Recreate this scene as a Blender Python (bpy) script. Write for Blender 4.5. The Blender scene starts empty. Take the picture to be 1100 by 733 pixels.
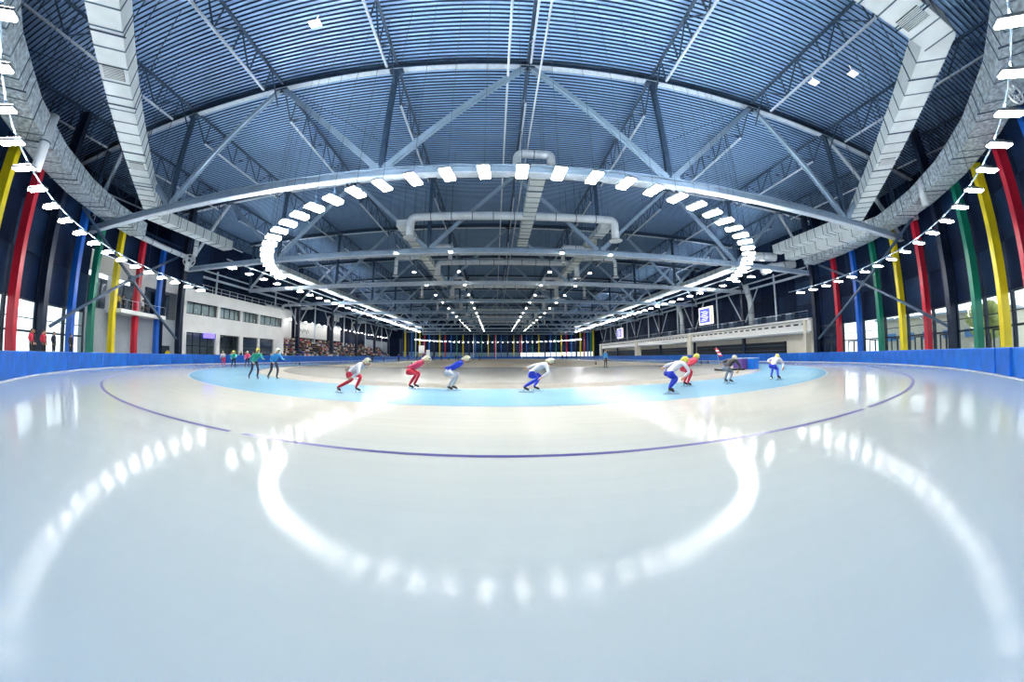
import bpy, bmesh, math, random
from mathutils import Vector, Matrix
R = random.Random(7)
sin, cos, pi = math.sin, math.cos, math.pi
C = bpy.context.scene.collection

# ------------------------------------------------------------------ camera (fisheye lens)
cam = bpy.data.cameras.new('camera'); camo = bpy.data.objects.new('camera', cam); C.objects.link(camo)
cam.type = 'PANO'
cam.sensor_fit = 'HORIZONTAL'; cam.sensor_width = 36.0; cam.sensor_height = 36.0 * 733 / 1100
cam.clip_start = 0.02; cam.clip_end = 2000
F = 364.355 * 36 / 1100; K3 = -0.054818
cam.panorama_type = 'FISHEYE_LENS_POLYNOMIAL'
cam.fisheye_fov = math.radians(240)
cam.fisheye_polynomial_k0 = 0.0
cam.fisheye_polynomial_k1 = -1.0 / F
cam.fisheye_polynomial_k2 = 0.0
cam.fisheye_polynomial_k3 = -K3 / F ** 3
cam.fisheye_polynomial_k4 = 0.0
rt = Vector((0.998777, -0.049311, -0.003588)); fw = Vector((0.049423, 0.997742, 0.045477)); up = Vector((0.001337, -0.045599, 0.998959))
M = Matrix((rt, up, -fw)).transposed().to_4x4(); M.translation = (0, 0, 1.2)
camo.matrix_world = M
S = bpy.context.scene; S.camera = camo

# ------------------------------------------------------------------ sky and exposure
world = bpy.data.worlds.new('world'); S.world = world; world.use_nodes = True
nt = world.node_tree; bg = nt.nodes['Background']
tc = nt.nodes.new('ShaderNodeTexCoord'); sx = nt.nodes.new('ShaderNodeSeparateXYZ'); rp = nt.nodes.new('ShaderNodeValToRGB')
nt.links.new(tc.outputs['Generated'], sx.inputs[0]); nt.links.new(sx.outputs['Z'], rp.inputs[0]); nt.links.new(rp.outputs[0], bg.inputs[0])
rp.color_ramp.elements[0].position = 0.0; rp.color_ramp.elements[0].color = (.93, .96, 1, 1)
rp.color_ramp.elements[1].position = 0.6; rp.color_ramp.elements[1].color = (.62, .80, 1, 1)
bg.inputs[1].default_value = 2.2
S.view_settings.view_transform = 'Standard'; S.view_settings.look = 'None'; S.view_settings.gamma = 1.0
S.view_settings.use_curve_mapping = False
S.view_settings.exposure = 0.12
S.cycles.use_denoising = True
S.cycles.sample_clamp_indirect = 6.0
S.cycles.max_bounces = 8; S.cycles.diffuse_bounces = 4; S.cycles.glossy_bounces = 3; S.cycles.transparent_max_bounces = 12
LAMP = 125.0

CX, CY, LEN = 1.417, 36.835, 112.0      # centre of the near curve, length of the straights
FY = CY + LEN

# ------------------------------------------------------------------ materials
def rgb(h):
    v = [int(h[i:i + 2], 16) / 255 for i in (0, 2, 4)]
    return tuple(((c / 12.92) if c <= .04045 else ((c + .055) / 1.055) ** 2.4) for c in v) + (1,)
MATS = {}; CUR = None
def mat(name, col, rough=.5, metal=0.0, var=.12, scale=3.0, bump=0.0, emit=0.0, spec=.5, stretch=None):
    if name in MATS: return MATS[name]
    m = bpy.data.materials.new(name); m.use_nodes = True; n = m.node_tree.nodes; l = m.node_tree.links
    b = n['Principled BSDF']; c = rgb(col) if isinstance(col, str) else tuple(col) + (1,)
    t = n.new('ShaderNodeTexCoord'); no = n.new('ShaderNodeTexNoise'); no.inputs['Scale'].default_value = scale
    no.inputs['Detail'].default_value = 3
    if stretch:
        mp = n.new('ShaderNodeMapping'); mp.inputs['Scale'].default_value = stretch
        l.new(t.outputs['Object'], mp.inputs[0]); l.new(mp.outputs[0], no.inputs['Vector'])
    else: l.new(t.outputs['Object'], no.inputs['Vector'])
    r = n.new('ShaderNodeValToRGB')
    r.color_ramp.elements[0].position = .3; r.color_ramp.elements[1].position = .7
    r.color_ramp.elements[0].color = tuple(x * (1 - var) for x in c[:3]) + (1,)
    r.color_ramp.elements[1].color = tuple(min(1, x * (1 + var)) for x in c[:3]) + (1,)
    l.new(no.outputs['Fac'], r.inputs[0]); l.new(r.outputs[0], b.inputs['Base Color'])
    b.inputs['Roughness'].default_value = rough; b.inputs['Metallic'].default_value = metal
    b.inputs['Specular IOR Level'].default_value = spec
    if bump:
        bu = n.new('ShaderNodeBump'); bu.inputs['Strength'].default_value = bump; bu.inputs['Distance'].default_value = .05
        l.new(no.outputs['Fac'], bu.inputs['Height']); l.new(bu.outputs[0], b.inputs['Normal'])
    if emit:
        b.inputs['Emission Color'].default_value = c; b.inputs['Emission Strength'].default_value = emit
    MATS[name] = m; return m

def ice_mat(name, c1, c2, rough, spec, streak=.35, bump=.06, edge=None):
    m = bpy.data.materials.new(name); m.use_nodes = True; n = m.node_tree.nodes; l = m.node_tree.links
    b = n['Principled BSDF']
    t = n.new('ShaderNodeTexCoord'); s = n.new('ShaderNodeSeparateXYZ'); l.new(t.outputs['Object'], s.inputs[0])
    def math_(op, a, bb=None, c=None):
        k = n.new('ShaderNodeMath'); k.operation = op
        for i, v in enumerate((a, bb, c)):
            if v is None: continue
            if isinstance(v, (int, float)): k.inputs[i].default_value = v
            else: l.new(v, k.inputs[i])
        return k.outputs[0]
    dx = math_('SUBTRACT', s.outputs[0], CX); dy0 = math_('SUBTRACT', s.outputs[1], CY)
    over = math_('MAXIMUM', math_('SUBTRACT', dy0, LEN), 0.0); dy = math_('ADD', math_('MINIMUM', dy0, 0.0), over)
    rad = math_('SQRT', math_('ADD', math_('MULTIPLY', dx, dx), math_('MULTIPLY', dy, dy)))
    ang = math_('ARCTAN2', dx, dy)
    cv = n.new('ShaderNodeCombineXYZ'); l.new(math_('MULTIPLY', rad, 6.0), cv.inputs[0]); l.new(math_('MULTIPLY', ang, 3.0), cv.inputs[1])
    l.new(math_('MULTIPLY', s.outputs[1], .08), cv.inputs[2])
    n1 = n.new('ShaderNodeTexNoise'); n1.inputs['Scale'].default_value = 1.0; n1.inputs['Detail'].default_value = 8; n1.inputs['Roughness'].default_value = .75
    l.new(cv.outputs[0], n1.inputs['Vector'])
    n2 = n.new('ShaderNodeTexNoise'); n2.inputs['Scale'].default_value = .12; n2.inputs['Detail'].default_value = 2; l.new(t.outputs['Object'], n2.inputs['Vector'])
    n3 = n.new('ShaderNodeTexNoise'); n3.inputs['Scale'].default_value = 34; n3.inputs['Detail'].default_value = 3; l.new(t.outputs['Object'], n3.inputs['Vector'])
    f = math_('ADD', math_('MULTIPLY', n1.outputs['Fac'], streak), math_('MULTIPLY', n2.outputs['Fac'], 1 - streak))
    r = n.new('ShaderNodeValToRGB'); r.color_ramp.elements[0].position = .35; r.color_ramp.elements[1].position = .65
    r.color_ramp.elements[0].color = rgb(c1); r.color_ramp.elements[1].color = rgb(c2)
    l.new(f, r.inputs[0]); l.new(r.outputs[0], b.inputs['Base Color'])
    if edge:   # bluish towards the barrier, the pads' reflection put into the ice colour
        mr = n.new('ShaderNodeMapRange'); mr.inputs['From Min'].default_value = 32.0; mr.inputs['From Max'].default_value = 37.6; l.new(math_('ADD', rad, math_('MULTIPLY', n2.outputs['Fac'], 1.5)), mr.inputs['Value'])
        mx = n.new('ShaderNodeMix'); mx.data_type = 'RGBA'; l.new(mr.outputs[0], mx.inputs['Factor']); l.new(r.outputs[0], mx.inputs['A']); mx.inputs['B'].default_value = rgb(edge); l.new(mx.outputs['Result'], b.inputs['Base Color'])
    b.inputs['Roughness'].default_value = rough; b.inputs['Specular IOR Level'].default_value = spec; b.inputs['IOR'].default_value = 1.31
    h = math_('ADD', math_('MULTIPLY', n1.outputs['Fac'], 1.0), math_('MULTIPLY', n3.outputs['Fac'], .35))
    bu = n.new('ShaderNodeBump'); bu.inputs['Strength'].default_value = bump; bu.inputs['Distance'].default_value = .02
    l.new(h, bu.inputs['Height']); l.new(bu.outputs[0], b.inputs['Normal'])
    MATS[name] = m; return m

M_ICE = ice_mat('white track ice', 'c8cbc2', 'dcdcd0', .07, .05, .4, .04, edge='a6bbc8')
M_BLUEICE = ice_mat('light blue lane ice', '7fb6d2', 'a0cfe2', .14, .15)
M_GREYICE = ice_mat('grey wet infield ice', '9fa09a', 'b4b3a9', .16, .10, .2, .02)
M_SNOW = ice_mat('pale infield floor', 'cdc2a9', 'dacfb8', .4, .1)
M_APRON = ice_mat('greyish infield apron', '8b887e', '99968b', .35, .08)
M_LINE = mat('lane line blue', '2a2a86', .4, var=.2)
M_EDGE = mat('lane edge grey', '56768a', .4)
M_PAD = mat('blue pad vinyl', '0263c8', .4, var=.16, scale=1.6, bump=.3)
M_PAD2 = mat('blue pad vinyl lighter', '0a6cce', .42, var=.14, scale=1.8, bump=.3)
M_BASE = mat('white barrier foot', 'dfe6ea', .4)
M_STEEL = mat('painted steel blue grey', '93acc2', .4, .1, var=.12, scale=1.2)
M_STEELD = mat('dark painted steel and shade tone', '3a5068', .45, .15, var=.2)  # also the shade tone of top chords and truss posts
M_STEELL = mat('pale painted steel and lit tone', 'c6d3de', .4, .1)  # also the lit underside tone of the truss chords
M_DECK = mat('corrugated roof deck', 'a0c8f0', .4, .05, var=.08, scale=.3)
M_WEB = mat('deck web with groove shade', '263f68', .6, 0, var=.1, scale=.3)  # groove shade put into the colour of the corrugation webs
M_DUCT = mat('galvanised duct metal', 'dde6e6', .4, .1, var=.08, scale=.9, bump=.15)
M_FLANGE = mat('duct flange', '54707f', .4, .5)
M_FOIL = mat('crinkled insulation foil', 'c3d0d8', .32, .35, var=.5, scale=4, bump=1.0)
M_PIPE = mat('round duct metal', 'dbe3e8', .35, .15, var=.1, scale=1.5)
M_NAVY = mat('dark navy wall cladding', '0e1e38', .6, 0, spec=.12, var=.3, scale=.6)
M_NAVY2 = mat('charcoal wall cladding', '142a46', .55, 0, spec=.15, var=.3, scale=.6)
M_COL = mat('dark column steel', '14233a', .42, .2, var=.2)
M_RED = mat('red fin paint', 'c01c34', .38, var=.1, scale=.7)
M_YEL = mat('yellow fin paint', 'ead41a', .38, var=.08, scale=.7)
M_GRN = mat('green fin paint', '0d7a62', .38, var=.1, scale=.7)
M_BLU = mat('blue fin paint', '0f5fc4', .38, var=.1, scale=.7)
M_WHITE = mat('white render wall', 'ebedea', .6, var=.05, scale=.5)
M_CREAM = mat('cream wall', 'e4dfd0', .6, var=.06, scale=.5)
M_GREYW = mat('grey render wall', 'a9b3bb', .6, var=.06)
M_DARK = mat('dark opening', '0d1218', .5)
M_LOUV = mat('dark louvre slat', '171c24', .35, .3)
M_FRAME = mat('window frame metal', '253340', .4, .3)
M_BLACK = mat('black rubber', '101216', .5)
M_LAMPB = mat('lamp housing aluminium', 'aab4ba', .35, .6)
M_LAMP = mat('lit lamp diffuser', (1, .98, .95), .5, emit=LAMP, var=0)
M_UPLIGHT = mat('added uplight glow', (.88, .93, 1), .5, emit=430, var=0)  # added uplight on lamp tops, only there to brighten the roof deck
M_UPLIGHTO = mat('added uplight glow dimmer', (.88, .93, 1), .5, emit=190, var=0)  # weaker added uplight for the outer lamps
M_LAMPO = mat('lit outer lamp diffuser', (1, .98, .95), .5, emit=LAMP * .6, var=0)
M_LAMPS = mat('lit small lamp', (1, .98, .95), .5, emit=90, var=0)
M_CURT = mat('pale curtain', 'b9c4c8', .8, var=.3, scale=1.2, stretch=(1, 6, .1))
M_CARD = mat('white hoarding', 'f4f5f2', .5, var=.04)
M_SEAT = mat('grandstand step', '6e7a88', .6)
M_OUTG = mat('outdoor paving', 'b9bdb5', .8)
M_TREE = mat('outdoor foliage', 'b8b86a', .9, var=.35, scale=2)
M_TRUNK = mat('tree trunk bark', '6d5a48', .9)
M_OUTB = mat('outdoor pale building', 'd8c9b4', .8, var=.1)
M_GLOW = mat('blue lit screen', '3a46e8', .4, emit=1.6, var=.25, scale=4)
M_PURP = mat('purple lit sign', '6a5cf0', .4, emit=2.2, var=.3, scale=9)
M_SCRW = mat('white screen border', (.95, .93, .9), .4, emit=.8, var=.0)
M_SCRO = mat('orange screen strip', 'f0a070', .4, emit=1.0, var=.0)
def glass_mat():
    m = bpy.data.materials.new('window glass'); m.use_nodes = True; n = m.node_tree.nodes; l = m.node_tree.links
    n.remove(n['Principled BSDF']); g = n.new('ShaderNodeBsdfGlossy'); g.inputs['Roughness'].default_value = .03
    t = n.new('ShaderNodeBsdfTransparent'); t.inputs[0].default_value = (.93, .97, .97, 1)
    f = n.new('ShaderNodeFresnel'); ge = n.new('ShaderNodeNewGeometry'); mm = n.new('ShaderNodeMix'); mm.inputs[2].default_value = 1.45; mm.inputs[3].default_value = 1 / 1.45
    l.new(ge.outputs['Backfacing'], mm.inputs[0]); l.new(mm.outputs[0], f.inputs[0]); mx = n.new('ShaderNodeMixShader')
    l.new(f.outputs[0], mx.inputs[0]); l.new(t.outputs[0], mx.inputs[1]); l.new(g.outputs[0], mx.inputs[2])
    l.new(mx.outputs[0], n['Material Output'].inputs[0]); return m
M_GLASS = glass_mat()

# ------------------------------------------------------------------ builders
def ordn(n):
    ones = 'zeroth first second third fourth fifth sixth seventh eighth ninth tenth eleventh twelfth thirteenth fourteenth fifteenth sixteenth seventeenth eighteenth nineteenth'.split()
    if n < 20: return ones[n]
    tens = 'twenty thirty forty fifty sixty seventy eighty ninety hundred'.split()
    if n >= 100: return 'hundred-and-' + ones[n - 100] if n > 100 and n < 120 else 'hundredth'
    return (tens[n // 10 - 2][:-1] + 'ieth') if n % 10 == 0 else tens[n // 10 - 2] + '-' + ones[n % 10]
def tag(o, label=None, cat=None, group=None, kind=None):
    if label: o['label'] = label
    if cat: o['category'] = cat
    if group: o['group'] = group
    if kind: o['kind'] = kind
    return o
def thing(name, label, cat, loc=(0, 0, 0), rz=0.0, group=None, kind=None, parent=None):
    o = bpy.data.objects.new(name, None); C.objects.link(o); o.location = loc; o.rotation_euler = (0, 0, rz)
    o.empty_display_size = .2
    return tag(o, label, cat, group, kind)
def root_mat(o):
    m = Matrix.Identity(4)
    while o is not None:
        m = (Matrix.Translation(o.location) @ o.rotation_euler.to_matrix().to_4x4() @ Matrix.Diagonal(o.scale.to_4d())) @ m
        o = o.parent
    return m
def link(name, me, parent=None, loc=(0, 0, 0), rot=(0, 0, 0), **t):
    o = bpy.data.objects.new(name, me); C.objects.link(o); o.location = loc; o.rotation_euler = rot
    if parent: o.parent = parent
    return tag(o, **t)
class MB:
    def __init__(s): s.v = []; s.f = []; s.m = []
    def add(s, vs, fs, mi=0):
        k = len(s.v); s.v += [tuple(v) for v in vs]; s.f += [tuple(i + k for i in f) for f in fs]; s.m += [mi] * len(fs); return s
    def hexa(s, p, mi=0):
        return s.add(p, [(0, 3, 2, 1), (4, 5, 6, 7), (0, 1, 5, 4), (1, 2, 6, 5), (2, 3, 7, 6), (3, 0, 4, 7)], mi)
    def box(s, c, d, rz=0.0, mi=0):
        c = Vector(c); a, b, h = d[0] / 2, d[1] / 2, d[2] / 2; cr, sr = cos(rz), sin(rz)
        return s.hexa([(c.x + x * cr - y * sr, c.y + x * sr + y * cr, c.z + z) for z in (-h, h) for x, y in ((-a, -b), (a, -b), (a, b), (-a, b))], mi)
    def beam(s, a, b, w, h, upv=(0, 0, 1), mi=0):
        a = Vector(a); b = Vector(b); d = (b - a)
        if d.length < 1e-6: return s
        d.normalize(); u = Vector(upv); x = d.cross(u)
        if x.length < 1e-4: x = d.cross(Vector((0, 1, 0)))
        x.normalize(); y = x.cross(d); x *= w / 2; y *= h / 2
        return s.hexa([p + q for p in (a, b) for q in (-x - y, x - y, x + y, -x + y)], mi)
    def ibeam(s, a, b, w, h, t=.06, upv=(0, 0, 1), mi=0):
        a = Vector(a); b = Vector(b); d = (b - a).normalized(); u = Vector(upv); x = d.cross(u).normalized(); y = x.cross(d)
        o = y * (h / 2 - t / 2)
        s.beam(a + o, b + o, w, t, upv, mi); s.beam(a - o, b - o, w, t, upv, mi)
        return s.beam(a, b, t, h - 2 * t, upv, mi)
    def tube(s, pts, r, n=8, cap=True, mi=0):
        pts = [Vector(p) for p in pts]; k = len(pts); rr = r if isinstance(r, (list, tuple)) else [r] * k
        vs = []; prev = None
        for i, p in enumerate(pts):
            d = (pts[min(i + 1, k - 1)] - pts[max(i - 1, 0)]).normalized()
            if prev is None: prev = d.cross(Vector((0, 0, 1)))
            if prev.length < 1e-3: prev = d.cross(Vector((0, 1, 0)))
            x = (prev - d * prev.dot(d))
            if x.length < 1e-4: x = d.cross(Vector((0, 1, .1)))
            x.normalize(); prev = x; y = d.cross(x)
            vs += [p + x * rr[i] * cos(2 * pi * j / n) + y * rr[i] * sin(2 * pi * j / n) for j in range(n)]
        fs = [(i * n + j, i * n + (j + 1) % n, (i + 1) * n + (j + 1) % n, (i + 1) * n + j) for i in range(k - 1) for j in range(n)]
        if cap: fs += [tuple(reversed(range(n))), tuple((k - 1) * n + j for j in range(n))]
        return s.add(vs, fs, mi)
    def ball(s, c, r, n=10, m=7, mi=0):
        c = Vector(c); r = Vector(r) if isinstance(r, (tuple, list)) else Vector((r, r, r))
        vs = [c + Vector((r.x * sin(pi * i / m) * cos(2 * pi * j / n), r.y * sin(pi * i / m) * sin(2 * pi * j / n), r.z * cos(pi * i / m))) for i in range(m + 1) for j in range(n)]
        fs = [(i * n + j, (i + 1) * n + j, (i + 1) * n + (j + 1) % n, i * n + (j + 1) % n) for i in range(m) for j in range(n)]
        return s.add(vs, fs, mi)
    def mesh(s, name, mats, smooth=False):
        me = bpy.data.meshes.new(name); me.from_pydata(s.v, [], s.f)
        for m in (mats if isinstance(mats, (list, tuple)) else [mats]): me.materials.append(m)
        me.polygons.foreach_set('material_index', s.m)
        if smooth: me.polygons.foreach_set('use_smooth', [True] * len(s.f))
        me.update(); return me
    def build(s, name, mats, parent=None, smooth=False, **t):
        """Vertices are in scene coordinates; they are brought into the parent's frame."""
        me = s.mesh(name, mats, smooth)
        if parent: me.transform(root_mat(parent).inverted())
        return link(name, me, parent, **t)
def pol(R_, ph, z=0.0, far=False):
    a = math.radians(ph)
    return Vector((CX + R_ * sin(a), (FY + R_ * cos(a)) if far else (CY - R_ * cos(a)), z))
def stadium(R_, step=2.0, z=0.0):
    """closed outline: near curve left to right, right straight, far curve, left straight"""
    p = []; n = int(180 / step)
    for i in range(n + 1): p.append(pol(R_, -90 + 180 * i / n, z))
    for i in range(1, 12): p.append(Vector((CX + R_, CY + LEN * i / 12, z)))
    for i in range(n + 1): p.append(pol(R_, 90 - 180 * i / n, z, True))
    for i in range(1, 12): p.append(Vector((CX - R_, FY - LEN * i / 12, z)))
    return p
def ringmesh(R0, R1, z=0.0, step=2.0):
    a, b = stadium(R0, step, z), stadium(R1, step, z); n = len(a); m = MB()
    return m.add(a + b, [(i, (i + 1) % n, n + (i + 1) % n, n + i) for i in range(n)][::1])
def roofz(x): return 21.85 - .0004 * x * x

# ------------------------------------------------------------------ floor: track ice, blue warm-up lane, infield
def pad_r(ph, far=False):
    if far: return 36.75
    a = abs(ph)
    return 36.75 if a > 32 else 36.75 + .95 * (1 - (a / 32) ** 2) ** 1.5
inner = stadium(28.8, 1.0); outer = []
n1 = 180
for i in range(n1 + 1): outer.append(pol(pad_r(-90 + i) + .0, -90 + i))
outer += [Vector((CX + 36.75, CY + LEN * i / 12, 0)) for i in range(1, 12)]
for i in range(n1 + 1): outer.append(pol(36.75, 90 - i, 0, True))
outer += [Vector((CX - 36.75, FY - LEN * i / 12, 0)) for i in range(1, 12)]
m = MB(); n = len(inner); m.add(inner + outer, [(i, n + i, n + (i + 1) % n, (i + 1) % n) for i in range(n)])
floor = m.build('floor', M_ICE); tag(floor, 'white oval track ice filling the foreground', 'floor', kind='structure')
def flat(name, R0, R1, mt, z=0.0, **t):
    a, b = stadium(R0, 1.0, z), stadium(R1, 1.0, z); n = len(a); m = MB().add(a + b, [(i, n + i, n + (i + 1) % n, (i + 1) % n) for i in range(n)])
    return m.build(name, mt, floor, **t)
flat('warm_up_lane', 24.4, 28.72, M_BLUEICE, 0.0, label='light blue warm-up lane ice')
flat('lane_edge', 28.72, 28.8, M_EDGE, 0.0, label='thin grey blue edge line of warm-up lane')
flat('snow_strip', 24.05, 24.4, M_ICE, 0.0, label='white strip inside the blue lane')
flat('infield_apron', 22.2, 24.05, M_APRON, 0.0, label='pale beige infield apron')
# grey infield ice near, pale beyond
def infill(name, R_, y0, y1, mt, z, **t):
    p = [q for q in stadium(R_, 2.0, z)]
    q = []
    for v in p:
        q.append(Vector((v.x, min(max(v.y, y0), y1), z)))
    m = MB(); m.add(q, [tuple(range(len(q)))]); return m.build(name, mt, floor, **t)
infill('infield_ice', 22.2, 0, 37.5, M_GREYICE, 0.0, label='grey wet infield ice')
infill('infield_floor', 22.2, 37.5, 400, M_SNOW, 0.0, label='pale beige far infield floor')
# lane line with its short breaks
brk = [-50, -33.0, -9.5, 10.8, 25.0, 37.0, 48.0, 56.5]
def lane_strip(a0, a1):
    m = MB(); k = max(2, int((a1 - a0) / 1.0)); v = []
    for i in range(k + 1):
        a = a0 + (a1 - a0) * i / k; v += [pol(32.84, a, .004), pol(32.94, a, .004)]
    m.add(v, [(2 * i, 2 * i + 1, 2 * i + 3, 2 * i + 2) for i in range(k)]); m.build('lane_line', M_LINE, floor)
edges = [-90] + brk + [90]
for i in range(len(edges) - 1): lane_strip(edges[i] + (.0 if i == 0 else .28), edges[i + 1] - (.0 if i == len(edges) - 2 else .28))
for sx_ in (-1, 1):
    MB().box((CX + sx_ * 32.9, CY + LEN / 2, .004), (.1, LEN, .004)).build('lane_line', M_LINE, floor)
# hall floor outside the barrier and ground outdoors
m = MB(); m.box((3, 92.8, -.1), (104, 204, .12)); hf = m.build('floor', mat('grey hall floor', '8d949a', .5)); tag(hf, 'grey concrete hall floor around and under the ice', 'floor', kind='structure')
m = MB(); m.box((3, 92.8, -.3), (700, 700, .12)); gr = m.build('ground', M_OUTG); tag(gr, 'pale paved ground outside the windows', 'ground', kind='structure')

# ------------------------------------------------------------------ padded barrier: one part per pad
bar = thing('padded_barrier', 'long blue padded barrier curving round the outside of the track ice', 'barrier', (CX, CY, 0))
pads = []
ph = -90 + 1.55
while ph < 90:
    pads.append((pol(pad_r(ph) + .12, ph), math.radians(ph), 1, math.radians(3.1) * pad_r(ph))); ph += 3.1
k = int(LEN / 2.0)
for sd in (-1, 1):
    for i in range(k): pads.append((Vector((CX + sd * 36.87, CY + (i + .5) * LEN / k, 0)), sd * pi / 2, 1, LEN / k))
ph = -90 + 1.55
while ph < 90:
    pads.append((pol(36.87, ph, 0, True), pi - math.radians(ph), 1, math.radians(3.1) * 36.75)); ph += 3.1
pm = []
for mt in (M_PAD, M_PAD2):
    m = MB(); w = 1.0
    # cushion: rounded profile, slightly bulged face
    prof = [(-.16, .06), (-.19, .10), (-.2, .4), (-.2, .8), (-.19, 1.10), (-.14, 1.14), (.12, 1.14), (.12, .06)]
    xs = [-.993, -.97, 0, .97, .993]; sc = [.86, 1, 1.02, 1, .86]
    vs = [(x, p[0] * s_ if p[0] < 0 else p[0], p[1] if i_ else p[1]) for x, s_ in zip(xs, sc) for i_, p in enumerate(prof)]
    n = len(prof); fs = [(i * n + j, (i + 1) * n + j, (i + 1) * n + (j + 1) % n, i * n + (j + 1) % n) for i in range(4) for j in range(n)]
    fs += [tuple(range(n)), tuple(reversed([4 * n + j for j in range(n)]))]
    m.add(vs, fs); pm.append(m.mesh('pad', mt, False))
footme = MB().box((0, .0, .035), (2.0, .30, .07)).mesh('foot', M_BASE)
for i, (p, a, _, w) in enumerate(pads[:296]):
    o = link('pad', pm[i % 2 if R.random() < .5 else 0], bar, p - Vector((CX, CY, 0)), (0, 0, a + pi if False else a)); o.scale = (w / 2.0, 1, 1)
    o.rotation_euler.z = a
    # local -Y must point at the rink centre: for near arc centre is +Y
    o.rotation_euler.z = a + pi
m = MB()
o1 = [v + Vector((0, 0, .0)) for v in outer]
m.add([Vector((CX + (v.x - CX), v.y, .05)) for v in stadium(36.62, 1.0)] , [])
bs = MB(); a_ = []; b_ = []
for v in outer:
    c = Vector((CX, min(max(v.y, CY), FY), 0)); d = (v - c).normalized()
    a_.append(v - d * .10); b_.append(v + d * .28)
n = len(a_)
bs.add([p + Vector((0, 0, .055)) for p in a_] + [p + Vector((0, 0, .055)) for p in b_] + [p + Vector((0, 0, .001)) for p in a_],
       [(i, n + i, n + (i + 1) % n, (i + 1) % n) for i in range(n)] + [(i, (i + 1) % n, 2 * n + (i + 1) % n, 2 * n + i) for i in range(n)])
bs.build('kick_board', M_BASE, bar, label='white kick board under the pads')

# ------------------------------------------------------------------ roof deck
Y0, Y1 = -15.0, 200.0; pitch = .33
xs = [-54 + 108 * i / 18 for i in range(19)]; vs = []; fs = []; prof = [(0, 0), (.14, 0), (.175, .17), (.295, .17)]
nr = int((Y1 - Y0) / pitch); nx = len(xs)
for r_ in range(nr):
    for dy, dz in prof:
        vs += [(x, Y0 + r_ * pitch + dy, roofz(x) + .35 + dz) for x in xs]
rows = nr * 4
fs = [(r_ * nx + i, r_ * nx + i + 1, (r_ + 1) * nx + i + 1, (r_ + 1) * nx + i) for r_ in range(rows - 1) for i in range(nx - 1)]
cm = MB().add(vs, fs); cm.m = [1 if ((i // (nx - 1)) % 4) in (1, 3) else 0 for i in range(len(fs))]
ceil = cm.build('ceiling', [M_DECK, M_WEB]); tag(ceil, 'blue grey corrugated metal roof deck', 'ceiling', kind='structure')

# ------------------------------------------------------------------ roof trusses (warren, with verticals)
NODES = [2.1 + 9.3 * k for k in range(-5, 6)]            # -44.4 .. 48.6
TY = [18.6, 34.9, 51.0, 68.0, 84.8, 101.6, 118.4, 135.2, 152.0, 168.8]
ordw = ['nearest', 'second', 'third', 'fourth', 'fifth', 'sixth', 'seventh', 'eighth', 'ninth', 'farthest']
ZB = 12.45
def halfw(y):
    if y < CY: d = math.sqrt(max(0, 43.2 ** 2 - (CY - y) ** 2))
    elif y > FY: d = math.sqrt(max(0, 43.2 ** 2 - (y - FY) ** 2))
    else: return -46.5, 46.5
    return CX - d, CX + d
for ti, y in enumerate(TY):
    xl, xr = halfw(y)
    if ti == 0: xl = -38.6
    xl = max(xl, -43.5); xr = min(xr, 45.5)
    t = thing('roof_truss', '%s steel roof truss spanning the hall%s' % (ordw[ti], ', lamps glowing just under it' if ti == 0 else ' counting from the camera'), 'truss', (CX, y, ZB))
    dark = M_STEEL if ti != 1 else M_STEEL
    m = MB(); m.ibeam((xl, y, ZB), (xr, y, ZB), .5, .52, .07); m.box(((xl + xr) / 2, y, ZB - .02), (xr - xl, .32, .30)); m.build('bottom_chord', M_STEELL if ti == 2 else dark, t)
    MB().box(((xl + xr) / 2, y, ZB - .31), (xr - xl, .54, .08)).build('bottom_flange', M_STEELL, t)  # flange same steel as the chord; light from below put in as paler colour
    m = MB(); tx = [-44.4] + [n_ for n_ in NODES if -43 < n_ < 47] + [47]
    for a, b in zip(tx, tx[1:]): m.ibeam((a, y, roofz(a) - .15), (b, y, roofz(b) - .15), .48, .55, .07)
    m.build('top_chord', M_STEELD, t); m = MB()  # top chord shade put in as a dark tone, pale flange below
    for a, b in zip(tx, tx[1:]): m.beam((a, y, roofz(a) - .46), (b, y, roofz(b) - .46), .46, .06)
    m.build('top_chord_flange', M_STEELL, t)  # lit underside of the top chord put into the paler colour
    bots = [xl] + [x for x in (-25.8, -7.2, 11.4, 30.0) if xl + 2 < x < xr - 2] + [xr]
    for bx in bots[1:-1]:
        k = min(range(len(NODES)), key=lambda i: abs(NODES[i] - bx))
        for q in (k - 1, k, k + 1):
            x2 = NODES[q]; zt = roofz(x2) - .35; w = .36 if q != k else .34
            MB().ibeam((bx + (x2 - bx) * .02, y, ZB + .3), (x2, y, zt), w, w, .06, (0, 1, 0)).build('diagonal_brace' if q != k else 'vertical_post', M_STEELD if q == k else dark, t)  # posts share the braces' steel; their shade is put in as darker tone
            MB().box((x2, y, zt - .05), (1.0, .42, .5)).build('gusset_plate', M_STEELD, t)
        MB().box((bx, y, ZB + .45), (1.5, .3, .5)).build('gusset_plate', dark, t)
    for bx, sgn in ((bots[0], 1), (bots[-1], -1)):
        x2 = min((n_ for n_ in NODES if (n_ - bx) * sgn > 1.5), key=lambda n_: abs(n_ - bx - sgn * 3.5))
        MB().ibeam((bx, y, ZB + .2), (x2, y, roofz(x2) - .4), .32, .32, .06, (0, 1, 0)).build('end_brace', M_STEELL, t)
        MB().ibeam((bx, y, ZB + .2), (bx, y, roofz(bx) - .2), .36, .36, .06, (0, 1, 0)).build('end_post', M_STEELD, t)

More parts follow.
